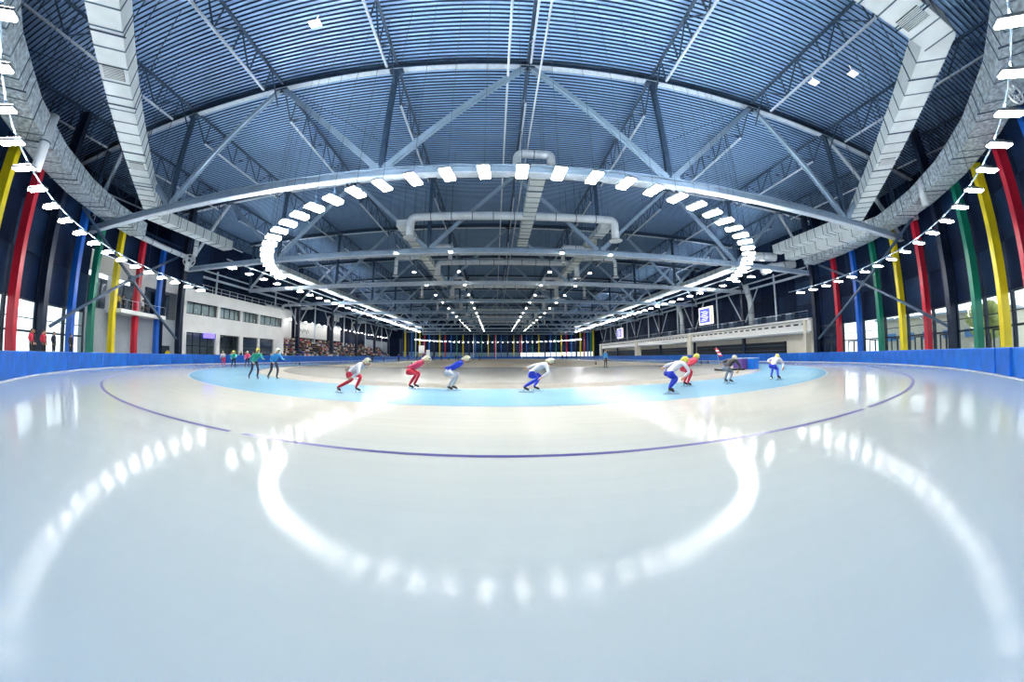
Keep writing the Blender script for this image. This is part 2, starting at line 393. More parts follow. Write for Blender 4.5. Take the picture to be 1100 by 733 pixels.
# ------------------------------------------------------------------ lattice purlins between the trusses
bays = [-3.0] + TY + [185.4]
def lattice(x, ya, yb, z0, dep, detailed, label, grp):
    zt = roofz(x) - .05; t = thing('lattice_purlin', label, 'roof beam', (x, (ya + yb) / 2, zt), group=grp)
    L = yb - ya; n_ = max(4, int(round(L / 2.05))); st = L / n_
    MB().beam((x, ya, zt), (x, yb, zt), .17, .17).build('top_rail', M_STEELD, t)
    a2, b2 = ya + st, yb - st
    MB().beam((x, a2, zt - dep), (x, b2, zt - dep), .13, .15).build('bottom_rail', M_STEELL, t)
    segs = []
    for i in range(1, n_): segs.append(((x, ya + i * st, zt), (x, ya + i * st, zt - dep)))
    for i in range(0, n_):
        if i % 2 == 0: segs.append(((x, ya + i * st, zt), (x, ya + (i + 1) * st, zt - dep)))
        else: segs.append(((x, ya + (i + 1) * st, zt), (x, ya + i * st, zt - dep)))
    segs = [s_ for s_ in segs if abs(s_[0][1] - ya) > -1]
    if detailed:
        for a, b in segs: MB().beam(a, b, .085, .085, (1, 0, 0)).build('web_bar', M_STEELD, t)
    else:
        m = MB()
        for a, b in segs: m.beam(a, b, .08, .08, (1, 0, 0))
        m.build('web_bars', M_STEELD, t, kind='stuff')
for bi in range(len(bays) - 1):
    ya, yb = bays[bi], bays[bi + 1]
    for k, x in enumerate(NODES):
        if abs(x) > 46: continue
        lo, hi = halfw((ya + yb) / 2)
        if x < lo - (9 if bi < 2 else 3) or x > hi + (9 if bi < 2 else 3): continue
        lattice(x, ya, yb, 0, 2.1, bi < 3, '%s lattice roof beam from the left, %s' % (ordn(k), 'between camera and nearest truss' if bi == 0 else ('past the farthest truss' if bi == 10 else 'just beyond the %s truss' % ordw[bi - 1])), 'lattice beams under the roof deck')
# pipes along the ridge
for x, r_, lb in ((.7, .08, 'thin pipe running under the roof left of the middle beam'), (2.85, .07, 'thin pipe running under the roof right of the middle beam')):
    tag(MB().tube([(x, -2, roofz(x) - 1.6), (x, 60, roofz(x) - 1.6), (x, 150, roofz(x) - 1.6)], r_, 8).build('roof_pipe', M_PIPE, smooth=True), lb, 'pipe')
# thin tie cables
k = 0
for x0, x1, ya, yb in ((-16.5, -7.2, 18.8, 34.7), (11.4, 20.7, 18.8, 34.7), (-25.8, -35.1, 2, 18.4), (30, 39.3, 2, 18.4)):
    t = thing('roof_tie', '%s crossed tie rods under the roof deck' % ('left inner', 'right inner', 'left outer', 'right outer')[k], 'tie rod', ((x0 + x1) / 2, (ya + yb) / 2, 21)); k += 1
    for a, b in (((x0, ya), (x1, yb)), ((x1, ya), (x0, yb))):
        MB().tube([(a[0], a[1], roofz(a[0]) - .1), (b[0], b[1], roofz(b[0]) - .1)], .025, 5).build('rod', M_STEELD, t)

# ------------------------------------------------------------------ end walls: cladding, coloured fins, window strips
STEP = 4.86
def wall_panels(root, pts, z0, z1, rows, mt_fn):
    """pts: outline points; one panel per bay and row, recessed joints"""
    for i in range(len(pts) - 1):
        a, b = pts[i], pts[i + 1]; d = (b - a).normalized(); nrm = Vector((-d.y, d.x, 0))
        for r_ in range(rows):
            za = z0 + (z1 - z0) * r_ / rows; zb = z0 + (z1 - z0) * (r_ + 1) / rows
            c = (a + b) / 2 + nrm * (-.05 + .02 * ((i + r_) % 2)); L = (b - a).length
            MB().box((c.x, c.y, (za + zb) / 2), (L - .04, .12, zb - za - .05), math.atan2(d.y, d.x)).build('cladding_panel', mt_fn(i, r_), root)
def backing(name, pts, z0, z1, label, mt=M_NAVY):
    m = MB(); n = len(pts)
    out = []
    for i, p in enumerate(pts):
        a = pts[max(i - 1, 0)]; b = pts[min(i + 1, n - 1)]; d = (b - a).normalized(); nr_ = Vector((d.y, -d.x, 0)); out.append(nr_)
    v = [p + o_ * .12 + Vector((0, 0, z0)) for p, o_ in zip(pts, out)] + [p + o_ * .12 + Vector((0, 0, z1)) for p, o_ in zip(pts, out)]
    v += [p + o_ * .32 + Vector((0, 0, z0)) for p, o_ in zip(pts, out)] + [p + o_ * .32 + Vector((0, 0, z1)) for p, o_ in zip(pts, out)]
    f = []
    for i in range(n - 1):
        f += [(i, i + 1, n + i + 1, n + i), (2 * n + i, 3 * n + i, 3 * n + i + 1, 2 * n + i + 1), (i, 2 * n + i, 2 * n + i + 1, i + 1)]
    return tag(m.add(v, f).build(name, mt), label, 'wall', kind='structure')
RW = 43.5; WTOP = 4.85
NB = [pol(RW, -92.5 + STEP * i) for i in range(39)]           # near wall outline, left to right (fin lines at +-...)
phs = [-92.5 + STEP * i for i in range(39)]
# near-wall fins measured on the photograph
FIN_L = [(-86.4, 'col'), (-80.6, 'b'), (-75.6, 'r'), (-70.6, 'y'), (-66.2, 'g'), (-62.3, 'b'), (-57.4, 'col'), (-52.2, 'r'), (-47.6, 'y'), (-42.8, 'g'), (-38, 'b'), (-33, 'r'), (-28, 'col')]
FIN_R = [(86.9, 'col'), (80.9, 'r'), (76.0, 'b'), (71.1, 'g'), (66.2, 'y'), (61.0, 'r'), (56.6, 'col'), (51.6, 'g'), (47.2, 'y'), (42.9, 'r'), (38, 'b'), (33, 'g'), (28, 'col')]
lines = sorted([p for p, _ in FIN_L] + [p for p, _ in FIN_R] + [-23.3, -18.6, -14, -9.3, -4.6, 0, 4.6, 9.3, 14, 18.6, 23.3])
pts = [pol(RW, p) for p in [-92] + lines + [92]]
kcut = [i for i, p in enumerate([-92] + lines + [92]) if p > -66.5][0]
wn = backing('wall_near', pts[kcut:], WTOP, 15, 'dark curved end wall behind the near fins'); wall_panels(wn, pts[kcut:], WTOP, 14.95, 3, lambda i, r_: M_NAVY if (i + r_) % 3 else M_NAVY2)
wn2 = backing('wall_near', pts[:kcut + 1], 10.9, 15, 'dark curved wall above the balcony block behind the left fins'); wall_panels(wn2, pts[:kcut + 1], 10.9, 14.95, 1, lambda i, r_: M_NAVY if (i + r_) % 3 else M_NAVY2)
ptu = [pol(50.0, -90 + 5 * i) for i in range(37)]
wu = backing('wall_near', ptu, 15, 22.4, 'dark upper wall set back above the near end ducts'); wall_panels(wu, ptu, 15.1, 21.8, 1, lambda i, r_: M_NAVY if i % 2 else M_NAVY2)
m = MB(); a_ = [pol(43.3, -90 + 5 * i, 15.0) for i in range(37)]; b_ = [pol(50.3, -90 + 5 * i, 15.0) for i in range(37)]
m.add(a_ + b_ + [v + Vector((0, 0, .15)) for v in a_ + b_], [(i, i + 1, 38 + i, 37 + i) for i in range(36)] + [(74 + i, 111 + i, 112 + i, 75 + i) for i in range(36)] + [(i, 74 + i, 75 + i, i + 1) for i in range(36)])
tag(m.build('trim_1', M_NAVY2), 'dark ledge between lower and upper near wall', 'ledge', kind='structure')
FC = {'r': (M_RED, 'red'), 'y': (M_YEL, 'yellow'), 'g': (M_GRN, 'green'), 'b': (M_BLU, 'blue')}
def fin_at(ph, key, far, label, top=13.9):
    p = pol(43.0, ph, 0, far); t_ = thing('wall_fin' if key != 'col' else 'steel_column', label, 'fin' if key != 'col' else 'column', (p.x, p.y, 0), math.radians(ph) * (1 if not far else -1) + (0 if not far else 0), group='coloured fins on the end walls' if key != 'col' else 'dark columns of the end walls')
    return t_, p
finme = {}
for key, (mt, nm) in FC.items():
    m = MB(); m.box((0, .2, 6.95), (.36, .55, 13.9)); finme[key] = m.mesh('board', mt)
    finme[key + 'f'] = MB().box((0, .55, 6.95), (.5, .05, 13.9)).mesh('flange', mt)
colme = MB(); colme.ibeam((0, 0, 0), (0, 0, 21), .6, .8, .08, (0, 1, 0)); colme.box((0, .0, 10.5), (.3, .7, 21)); colme = colme.mesh('shaft', M_COL)
basep = MB().box((0, 0, .04), (1.1, 1.2, .08)).mesh('base_plate', M_COL)
names_l = ['dark steel column at the corner of the white building', 'blue fin just left of the white building corner', 'red fin left of the blue one beside the white building', 'yellow fin before the balcony people', 'green fin at the left end of the balcony', 'blue fin right of the left dark column', 'dark steel column left of the balcony, a cross brace foot on it', 'red fin left of the left dark column', 'yellow fin at the left edge of the photo', 'green fin just outside the left edge', 'blue fin behind the left of the camera', 'red fin behind the left of the camera', 'dark column behind the left of the camera']
names_r = ['dark steel column where the right gallery ends', 'narrow red fin beside the right gallery', 'blue fin second from the right gallery', 'green fin third from the right gallery', 'yellow fin fourth from the right gallery, in the middle of the right windows', 'red fin just under the right end of the nearest truss', 'dark steel column between the red fin and the teal green fin on the right', 'teal green fin right of the right dark column', 'broad yellow fin at the right edge of the photo', 'red fin highest up at the right edge', 'blue fin behind the right of the camera', 'green fin behind the right of the camera', 'dark column behind the right of the camera']
for lst, nms in ((FIN_L, names_l), (FIN_R, names_r)):
    for (ph_, key), lb in zip(lst, nms):
        t_, p = fin_at(ph_, key, False, lb)
        if key == 'col': link('shaft', colme, t_); link('base_plate', basep, t_)
        else: link('board', finme[key], t_); link('flange', finme[key + 'f'], t_)
# window strip bays (right from the gallery column to behind the camera; left up to the white building)
win_n = 0
def window_bay(a, b, far=False, doors=True, z1=WTOP, key=0):
    global win_n; win_n += 1
    d = (b - a).normalized(); L = (b - a).length; rz = math.atan2(d.y, d.x); c = (a + b) / 2
    w = thing('window_%d' % win_n, 'tall ground floor window bay %s' % key, 'window', (c.x, c.y, 0), rz, kind='structure')
    W_ = L - .1
    def bx(nm, cx, cz, sx2, sz2, mt, dy=0, th=.1): link(nm, MB().box((cx, dy, cz), (sx2, th, sz2)).mesh(nm, mt), w)
    bx('sill', 0, .12, W_, .24, M_FRAME, 0, .25); bx('head', 0, z1 - .06, W_, .12, M_FRAME, 0, .2)
    for s_ in (-1, 1): bx('jamb', s_ * (W_ / 2 - .05), z1 / 2, .1, z1, M_FRAME, 0, .2)
    bx('transom', 0, 3.5, W_, .07, M_FRAME); bx('transom', 0, 2.55, W_, .16, M_FRAME, -.04, .16)
    for z_a, z_b in ((.24, 2.47), (2.63, 3.46), (3.54, z1 - .12)):
        if doors and z_a < 1:
            for q in range(2):
                x0 = -W_ * .28 + q * W_ * .28
                m = MB(); 
                for (cx_, cz_, sx_, sz_) in ((x0 + .04, 1.3, .09, 2.2), (x0 + W_ * .28 - .04, 1.3, .09, 2.2), (x0 + W_ * .14, 2.38, W_ * .28, .12), (x0 + W_ * .14, .3, W_ * .28, .2)): m.box((cx_, 0, cz_), (sx_, .12, sz_))
                link('door_frame', m.mesh('door_frame', M_FRAME), w)
        bx('pane', 0, (z_a + z_b) / 2, W_ - .2, z_b - z_a, M_GLASS, 0, .012)
allp = [-92] + lines + [92]
for i in range(len(allp) - 1):
    a, b = allp[i], allp[i + 1]; mid = (a + b) / 2
    if mid < -66.5 or mid > 87: continue
    window_bay(pol(RW, a), pol(RW, b), doors=(mid > 60 or mid > 45 and i % 2), key=('%s along the near wall counting from the white building' % ordn(win_n + 1)))
# far end: fins, windows, cladding
flines = [-90 + STEP * i for i in range(38)]
ptsf = [pol(RW, 90 - (p + 90), 0, True) for p in flines]
wf = backing('wall_far', ptsf, 0 if False else 3.4, 24, 'dark far end wall behind the row of coloured fins')
wall_panels(wf, ptsf, 3.4, 23.8, 2, lambda i, r_: M_NAVY2 if i % 2 else M_NAVY)
seq = 'ygbr'
gm = mat('pale blue wall', '6d8ba6', .5)
for i, p in enumerate(flines[:-1]):
    pp = 90 - (p + 90); key = seq[(i) % 4] if i % 6 != 5 else 'col'
    t_ = thing('wall_fin' if key != 'col' else 'steel_column', '%s on the far end wall, %s upright from its right end' % (FC[key][1] + ' fin' if key != 'col' else 'dark column', ordn(i + 1)), 'fin' if key != 'col' else 'column', pol(43.0, pp, 0, True), -math.radians(pp) + pi, group='coloured fins on the end walls' if key != 'col' else 'dark columns of the end walls')
    if key == 'col': link('shaft', colme, t_)
    else: link('board', finme[key], t_)
    # lower strip: lit windows on the right half, pale wall on the left half
    a, b = ptsf[i], ptsf[i + 1]; d = (b - a).normalized(); c = (a + b) / 2
    if pp > 20: win_n += 1; w = thing('window_%d' % win_n, 'bright far window bay, %s from the right end' % ordn(i + 1), 'window', (c.x, c.y, 0), math.atan2(d.y, d.x), kind='structure'); link('pane', MB().box((0, 0, 1.9), (3.4, .02, 2.6)).mesh('pane', M_GLASS), w); link('frame', MB().box((0, 0, .35), (3.5, .1, .5)).box((0, 0, 3.3), (3.5, .1, .2)).box((0, 0, 1.9), (.1, .1, 2.8)).mesh('frame', M_FRAME), w)
    else: MB().box((c.x, c.y, 1.7), (3.6, .15, 3.4), math.atan2(d.y, d.x)).build('cladding_panel', gm, wf)

# ------------------------------------------------------------------ side walls
XR, XL = 49.0, -49.5
def side(name, x, label):
    pts = [Vector((x, 33.6 + 4.2 * i, 0)) for i in range(28)]
    if x > 0: pass
    else: pts = pts[::-1]
    w = tag(MB().box((x + (.25 if x > 0 else -.25), 91.8, 12), (.2, 117, 24)).build(name, M_NAVY), label, 'wall', kind='structure')
    for i in range(len(pts) - 1):
        a, b = pts[i], pts[i + 1]
        for r_ in range(4):
            MB().box((x + (.02 if (i + r_) % 2 else 0), (a.y + b.y) / 2, 3 + 5.2 * r_), (.12, 4.14, 5.12)).build('cladding_panel', M_NAVY if (i + r_) % 3 else M_NAVY2, w)
side('wall_left', XL, 'dark clad left side wall behind the grandstand'); side('wall_right', XR, 'dark clad right side wall behind the gallery')
for nm, x0, x1, y, lb in (('wall_left', XL, CX - RW, 31.5, 'dark return wall left of the white building'), ('wall_right', CX + RW, XR, 33.6, 'dark return wall at the near end of the gallery'),
                          ('wall_left', XL, CX - RW, FY + .5, 'dark return wall at the far left corner'), ('wall_right', CX + RW, XR, FY + .5, 'dark return wall at the far right corner')):
    tag(MB().box(((x0 + x1) / 2, y, 12), (abs(x1 - x0) + .6, .3, 24)).build(nm, M_NAVY), lb, 'wall', kind='structure')
# side columns
for sd, xc, ys in (('right', 44.6, [51.0, 68.0, 84.8, 101.6, 118.4, 135.2]), ('left', -43.6, [68.0, 84.8, 101.6, 118.4, 135.2])):
    for i, y in enumerate(ys):
        t_ = thing('steel_column', '%s tall column of the %s side wall counting from the near end' % (ordn(i + 1), sd), 'column', (xc, y, 0), pi / 2 if sd == 'right' else -pi / 2, group='columns of the side walls')
        link('shaft', colme, t_); link('base_plate', basep, t_)
        # light bracing frame towards the truss
        for dy in (-1, 1):
            MB().beam((xc, y + dy * .4, 6.8 if sd == 'right' else 8), (xc, y + dy * 4.2, 12.4), .16, .16).build('knee_brace', M_STEELL, t_)
for sd, xc in (('right', 44.9), ('left', -43.8)):
    for i, y in enumerate([43, 59.5, 76, 93, 110, 127]):
        tag(MB().beam((xc, y, 6.4 if sd == 'right' else (10 if y < 61 else 4)), (xc, y, 14), .22, .22, (0, 1, 0)).build('slim_post', M_STEELL), '%s slim pale post between the columns of the %s wall' % (ordn(i + 1), sd), 'post', 'slim pale posts of the side walls')
    tag(MB().beam((xc, 36, 12.6), (xc, 148, 12.6), .3, .3).beam((xc, 36, 13.6), (xc, 148, 13.6), .2, .2).build('eaves_rail', M_STEELL), 'long pale horizontal steel rail high along the %s side wall' % sd, 'beam')

# ------------------------------------------------------------------ cross braces
def cross(label, pts4, c, r=.11):
    t_ = thing('cross_brace', label, 'brace', tuple(c))
    for p in pts4: MB().beam(p, c, r * 2, r * 2).build('brace_arm', M_STEELD, t_)
    MB().box(c, (.6, .6, .6)).build('hub', M_STEELD, t_)
cross('dark crossed wall brace in front of the balcony on the left', [pol(42.2, -57.6, 3.0), pol(42.2, -84.9, 3.0), pol(42.2, -83.5, 13.3), pol(42.2, -60.5, 13.3)], pol(41.4, -72.0, 8.75))
cross('crossed wall brace in front of the fins on the right', [pol(42.2, 56.2, 3.0), pol(42.2, 85.5, 3.0), pol(42.2, 84, 13.0), pol(42.2, 59, 13.6)], pol(41.4, 72.2, 8.75))

# ------------------------------------------------------------------ lamps
def lamp_mesh(L, W_):
    b = MB(); b.box((0, 0, .05), (W_, L, .1)); b.box((0, 0, .14), (W_ * .5, L * .5, .1)); d = MB().box((0, 0, -.03), (W_ * .9, L * .94, .06)); u_ = MB().box((W_ * .36, 0, .106), (W_ * .22, L * .9, .012)); h = MB().tube([(0, 0, .18), (0, 0, .75)], .02, 5)
    return b, d, h, u_
def make_lamp(L, W_, emat):
    b, d, h, u_ = lamp_mesh(L, W_); h = MB().tube([(0, 0, .18), (0, 0, 1.0 if W_ > .55 else (13.0 if W_ == .50 else (.50 if L > .5 else 9.0)))], .02 if L > .5 and W_ != .50 else .012, 5) if True else h
    return b.mesh('housing', M_LAMPB), d.mesh('diffuser', emat), h.mesh('hanger', M_STEELD), u_.mesh('added_uplight', M_UPLIGHTO if emat is M_LAMPO else M_UPLIGHT)
LM = {'outer': make_lamp(1.15, .32, M_LAMPO), 'inner': make_lamp(1.05, .50, M_LAMP), 'row': make_lamp(1.0, .60, M_LAMP), 'small': make_lamp(.35, .35, M_LAMPS)}
def lamp(kind, p, rz, label, grp, tilt=0.0):
    t_ = thing('floodlight', label, 'lamp', tuple(p), rz, group=grp)
    a, b, c, d = LM[kind]
    for nm, me in (('housing', a), ('diffuser', b), ('hanger', c), ('added_uplight', d)):
        if nm != 'added_uplight' or kind != 'small': link(nm, me, t_)
ph = 1.65 - 3.72 * 23; i = 0
while ph < 86:
    i += 1; lamp('outer', pol(37.8, ph, 8.9), math.radians(max(-78, min(78, ph + 30 * max(-1, min(1, ph / 18))))), '%s slim lamp from the left end of the outer curved lamp rail' % ordn(i), 'lamps on the outer curved rail'); ph += 3.72
ph = -.8 - 3.78 * 19; i = 0
while ph < 73:
    i += 1; lamp('inner', pol(24.0, ph, 8.9), math.radians(ph), '%s bright lamp from the left end of the inner lamp arc' % ordn(i), 'lamps on the inner arc'); ph += 3.78
for sd, x in (('left', -33.3), ('right', 35.7)):
    for i in range(34):
        lamp('row', (x, 35.2 + 3.38 * i, 12.0), pi / 2, '%s lamp from the near end of the %s straight lamp row' % (ordn(i + 1), sd), 'lamps of the %s straight row' % sd)
for i, ph in enumerate([-84 + 4.2 * k for k in range(41)]):
    lamp('outer', pol(37.8, ph, 8.9, True), -math.radians(ph), '%s lamp from the left of the far curved lamp rail' % ordn(i + 1), 'lamps on the far curved rail')
for j, x in enumerate((-10.4, -4.6, 6.9, 12.2)):
    for i in range(14):
        lamp('small', (x, 33.6 + 8.2 * i, 11.9), 0, '%s small lamp of the %s ceiling row over the infield' % (ordn(i + 1), ('far left', 'left middle', 'right middle', 'far right')[j]), 'small lamps over the infield')
for i in range(24):
    lamp('small', (-46.6, 66 + 3.4 * i, 9.4 - .018 * i), 0, '%s small lamp on the string along the left grandstand wall' % ordn(i + 1), 'small lamps along the left wall')
# rails carrying the curved lamps
def rail(R_, z, lo, hi, label, far=False, r=.045):
    t_ = thing('lamp_rail', label, 'rail', tuple(pol(R_, 0, z, far)))
    MB().tube([pol(R_, lo + (hi - lo) * k / 60, z, far) for k in range(61)], r, 6).build('rail_tube', M_STEEL, t_, smooth=True)
    for k in range(0, 61, 6):
        q = pol(R_, lo + (hi - lo) * k / 60, z, far); MB().tube([q, Vector((q.x, q.y, roofz(q.x)))], .012, 4).build('hanger_cable', M_STEELD, t_)
rail(37.8, 9.32, -86, 87, 'thin curved rail carrying the outer lamps'); rail(37.8, 9.32, -86, 86, 'thin curved rail carrying the far lamps', True)
for sd, x in (('left', -33.3), ('right', 35.7)):
    tag(MB().beam((x, 34, 12.85), (x, 149, 12.85), .10, .14).build('lamp_rail', M_STEELL), 'straight rail carrying the %s lamp row' % sd, 'rail')
# six small bright ceiling panels
for (p, lb) in (((-10.6, 12.6, 20.0), 'small white panel on a roof beam at top left'), ((24.0, 10.8, 20.0), 'upper small white panel on a right roof beam'), ((22.0, 12.9, 20.0), 'lower small white panel on a right roof beam')):
    tag(MB().box(p, (.7, .5, .08)).box((p[0], p[1], p[2] + .4), (.04, .04, .8)).build('ceiling_panel', mat('lit emergency panel', (.95, .97, 1), .5, emit=1.2, var=0)), lb, 'panel')

# ------------------------------------------------------------------ ventilation ducts
def duct(path, w, h, label, sec=1.25, mt=M_DUCT, grilles=(), grp=None, flange=.06):
    """rectangular duct: path at its bottom centre line, sections with flanges"""
    path = [Vector(p) for p in path]; t_ = thing('air_duct', label, 'duct', tuple(path[0]), group=grp)
    for si, (a, b) in enumerate(zip(path, path[1:])):
        L = (b - a).length; k = max(1, round(L / sec)); d = (b - a) / k; o_ = Vector((0, 0, h / 2)); rz = math.atan2(d.y, d.x)
        for j in range(k):
            p = a + d * j; q = p + d
            MB().beam(p + o_, q + o_, w, h).build('duct_section', mt, t_)
            if flange: MB().box(q + o_, (.06, w + flange, h + flange), rz).build('flange', M_FLANGE, t_)
        # mitred corner piece
        if si: MB().tube([a + Vector((0, 0, -.004)), a + Vector((0, 0, h + .004))], w * .51, 16).build('duct_corner', mt, t_)
    for a, b in zip(path, path[1:]):
        k = max(1, int((b - a).length / 4.5))
        for j in range(k):
            q = a.lerp(b, (j + .5) / k); dd = (b - a).normalized(); sd = Vector((-dd.y, dd.x, 0)) * (w / 2 + .03)
            for s_ in (-1, 1): MB().beam(q + sd * s_ + Vector((0, 0, -.05)), Vector((q.x, q.y, roofz(q.x) + .3)) + sd * s_, .035, .035).build('hanger_rod', M_STEELD, t_)
            MB().beam(q - sd * 1.15 + Vector((0, 0, -.04)), q + sd * 1.15 + Vector((0, 0, -.04)), .06, .05).build('hanger_bar', M_STEELD, t_)
    for (u, seg) in grilles:
        a, b = path[seg], path[seg + 1]; p = a.lerp(b, u); rz = math.atan2((b - a).y, (b - a).x)
        g = MB().box((p.x, p.y, p.z - .03), (1.0, w * .72, .03), rz).build('grille', M_DARK, t_)
        m = MB(); dd = (b - a).normalized()
        for j in range(9):
            c = p + dd * (-.44 + j * .11); m.box((c.x, c.y, p.z - .055), (.04, w * .72, .03), rz)
        m.build('slats', M_DUCT, g, kind='stuff')
duct([(-33.4, 34.0, 14.0), (-33.4, 22.6, 14.0), (-14.2, 3.7, 14.0), (18.2, 3.7, 14.0), (36.2, 21.6, 14.0), (36.2, 33.5, 14.0)], 1.45, 1.1, 'large pale rectangular duct bending round the near end of the roof', grilles=((.43, 1), (.17, 1), (.93, 2), (.45, 3), (.8, 1)))
duct([(-31.8, 42, 13.4), (-31.8, 140, 13.4)], 2.0, .7, 'long pale duct above the left straight lamp row', sec=2.8)
duct([(34.2, 38, 13.4), (34.2, 140, 13.4)], 2.0, .7, 'long pale duct above the right straight lamp row', sec=2.8)
def arcpath(R_, z, a, b, n): return [pol(R_, a + (b - a) * k / n, z) for k in range(n + 1)]
duct(arcpath(40.4, 12.9, -18, -70, 7), 1.9, 1.3, 'foil wrapped duct high along the near wall on the left', mt=M_FOIL, sec=1.6, flange=.05)
duct(arcpath(40.4, 12.9, 16, 84, 9) , 1.9, 1.3, 'foil wrapped duct high along the near wall on the right', mt=M_FOIL, sec=1.6, flange=.05)
duct([(37.9, 15.5, 13.2), (37.9, 33, 13.2)], 1.6, 1.2, 'pale duct running under the right end of the roof beams', sec=1.7)
duct([(3.2, 22.5, 14.6), (3.2, 39.5, 14.4)], 1.15, .8, 'central pale duct beyond the inner lamp arc', sec=1.0)
duct([(-9.4, 31.6, 14.1), (-9.4, 62, 14.1)], 1.1, .7, 'inclined looking pale duct over the left of the infield', sec=1.6)
duct([(11.2, 31.6, 14.1), (11.2, 62, 14.1)], 1.1, .7, 'pale duct over the right of the infield', sec=1.6)
def pipe(label, path, r, parts=None, name='round_duct', mt=M_PIPE, disc=(), grp=None, elbow=.6):
    pts = [Vector(p) for p in path]; sm = [pts[0]]
    for i in range(1, len(pts) - 1):
        a, b, c = pts[i - 1], pts[i], pts[i + 1]; d1 = (a - b).normalized(); d2 = (c - b).normalized(); e = min(elbow, (a - b).length / 2, (c - b).length / 2)
        for q in range(6):
            u = q / 5; sm.append((b + d1 * e) * (1 - u) ** 2 + b * 2 * u * (1 - u) + (b + d2 * e) * u ** 2)
    sm.append(pts[-1]); t_ = thing(name, label, 'duct', tuple(pts[0]), group=grp)
    MB().tube(sm, r, 12).build('pipe', mt, t_, smooth=True)
    for a, b in zip(pts, pts[1:]):
        L = (b - a).length; k = int(L / 2.2)
        for j in range(1, k + 1):
            c = a.lerp(b, j / (k + 1)); d = (b - a).normalized() * .04; MB().tube([c - d, c + d], r * 1.06, 12).build('band', M_FLANGE, t_)
    tp = max(pts, key=lambda v: v.z); hz = [p for p in zip(pts, pts[1:]) if abs(p[0].z - p[1].z) < .3]
    for a, b in hz[:1] or [(tp, tp)]:
        for u in (.2, .8):
            q = a.lerp(b, u); MB().tube([q, Vector((q.x, q.y, roofz(q.x) + .3))], .02, 5).build('hanger_rod', M_STEELD, t_)
    for p in disc:
        p = Vector(p); MB().tube([p, p - Vector((0, 0, .12))], [r * 1.2, r * 1.7], 14).build('diffuser', M_STEELD, t_)
        MB().tube([p - Vector((0, 0, .12)), p - Vector((0, 0, .2))], [r * 1.7, r * 1.5], 14).build('diffuser_rim', M_PIPE, t_)
for i, y in enumerate([31.0, 47.6, 64.5, 81.3, 98.1, 115, 131.8]):
    pipe('%s goal shaped round duct over the infield counting from the camera' % ordn(i + 1), [(-8.3, y, 12.7), (-8.3, y, 14.75), (11.9, y, 14.75), (11.9, y, 12.7)], .40, disc=[(-8.3, y, 12.7), (11.9, y, 12.7)], grp='goal shaped round ducts')
    for sd, x0, x1 in (('left', -9.4, -5.3), ('right', 11.2, 8.0), ('outer left', -9.4, -13.2), ('outer right', 11.2, 16.2)):
        yy = y + (7.5 if 'outer' not in sd else 12.0)
        pipe('%s small branch duct of the %s infield duct' % (ordn(i + 1), sd), [(x0, yy, 14.2), (x1, yy, 14.2), (x1, yy, 11.9 if 'outer' in sd else 12.4)], .24, disc=[(x1, yy, 11.9 if 'outer' in sd else 12.4)], grp='small branch ducts over the infield', elbow=.4)
for i, y in enumerate([39.0, 56, 73, 90]):
    pipe('%s long thin pale pipe crossing under the trusses' % ordn(i + 1), [(-24, y, 13.3), (30, y, 13.3)], .13, grp='thin pale crossing pipes')
pipe('curled round duct fixed under the roof above the central lamps', [(1.6, 23.6, 15.6), (1.6, 23.6, 17.0), (4.3, 23.6, 17.0), (4.3, 23.6, 16.2)], .34)
pipe('pale round duct with a down bend above the left fins', [pol(41.0, -69.5, 13.2), pol(41.0, -77, 13.3), pol(41.0, -84.4, 13.3), pol(41.0, -84.4, 11.6)], .30)
pipe('short upright round duct beside the left fan', [(-37.4, 32.2, 15.5), (-37.4, 32.2, 13.2)], .32)
pipe('upright round duct dropping from the foil duct on the left', [pol(39.4, -43.5, 14.5), pol(39.4, -43.5, 11.0)], .30)
pipe('upright round duct dropping from the foil duct on the right', [pol(39.4, 51, 14.0), pol(39.4, 51, 12.0)], .28)
for i, y in enumerate([66, 71.5, 88, 104.8]): pipe('%s bent pale round duct above the left grandstand' % ordn(i + 1), [(-46.5, y, 9.6), (-46.5, y, 12.0), (-42, y, 12.0)], .3, grp='bent ducts above the left grandstand')
for i, y in enumerate([50.0, 75.0]): pipe('%s thick pale upright duct on the right gallery' % ordn(i + 1), [(45.6, y, 6.4), (45.6, y, 10.5), (44.6, y, 13.4)], .55, grp='upright ducts on the right gallery')
pipe('round elbow duct at the end of the right foil duct', [(41.5, 35.2, 13.6), (38.5, 36.8, 13.2), (36.5, 36.8, 12.4)], .55)
pipe('short round duct above the elbow at the right foil duct', [(36.8, 34.5, 13.9), (33.0, 35.6, 13.9)], .6)
# round fans
def fan(label, c, r, rz):
    t_ = thing('ceiling_fan', label, 'fan', tuple(c), rz)
    n = 24; m = MB(); m.tube([Vector((r * cos(2 * pi * k / n), 0, r * sin(2 * pi * k / n))) for k in range(n + 1)], r * .09, 6, False)
    m.tube([Vector((r * .5 * cos(2 * pi * k / n), 0, r * .5 * sin(2 * pi * k / n))) for k in range(n + 1)], r * .04, 5, False); link('guard_ring', m.mesh('guard_ring', M_PIPE, True), t_)
    link('hub', MB().tube([(0, -.12, 0), (0, .12, 0)], r * .2, 12).mesh('hub', M_STEELD), t_)
    for k in range(6):
        a = 2 * pi * k / 6; link('blade', MB().beam((r * .15 * cos(a), 0, r * .15 * sin(a)), (r * .92 * cos(a), 0, r * .92 * sin(a)), .04, r * .16, (-sin(a), .5, cos(a))).mesh('blade', M_PIPE), t_)
fan('round fan on the duct left of the white building roof', (-37.4, 31.4, 12.4), .75, .7)
fan('round fan beside the upper right lamps', pol(38.9, 27, 10.6), .45, -.4)

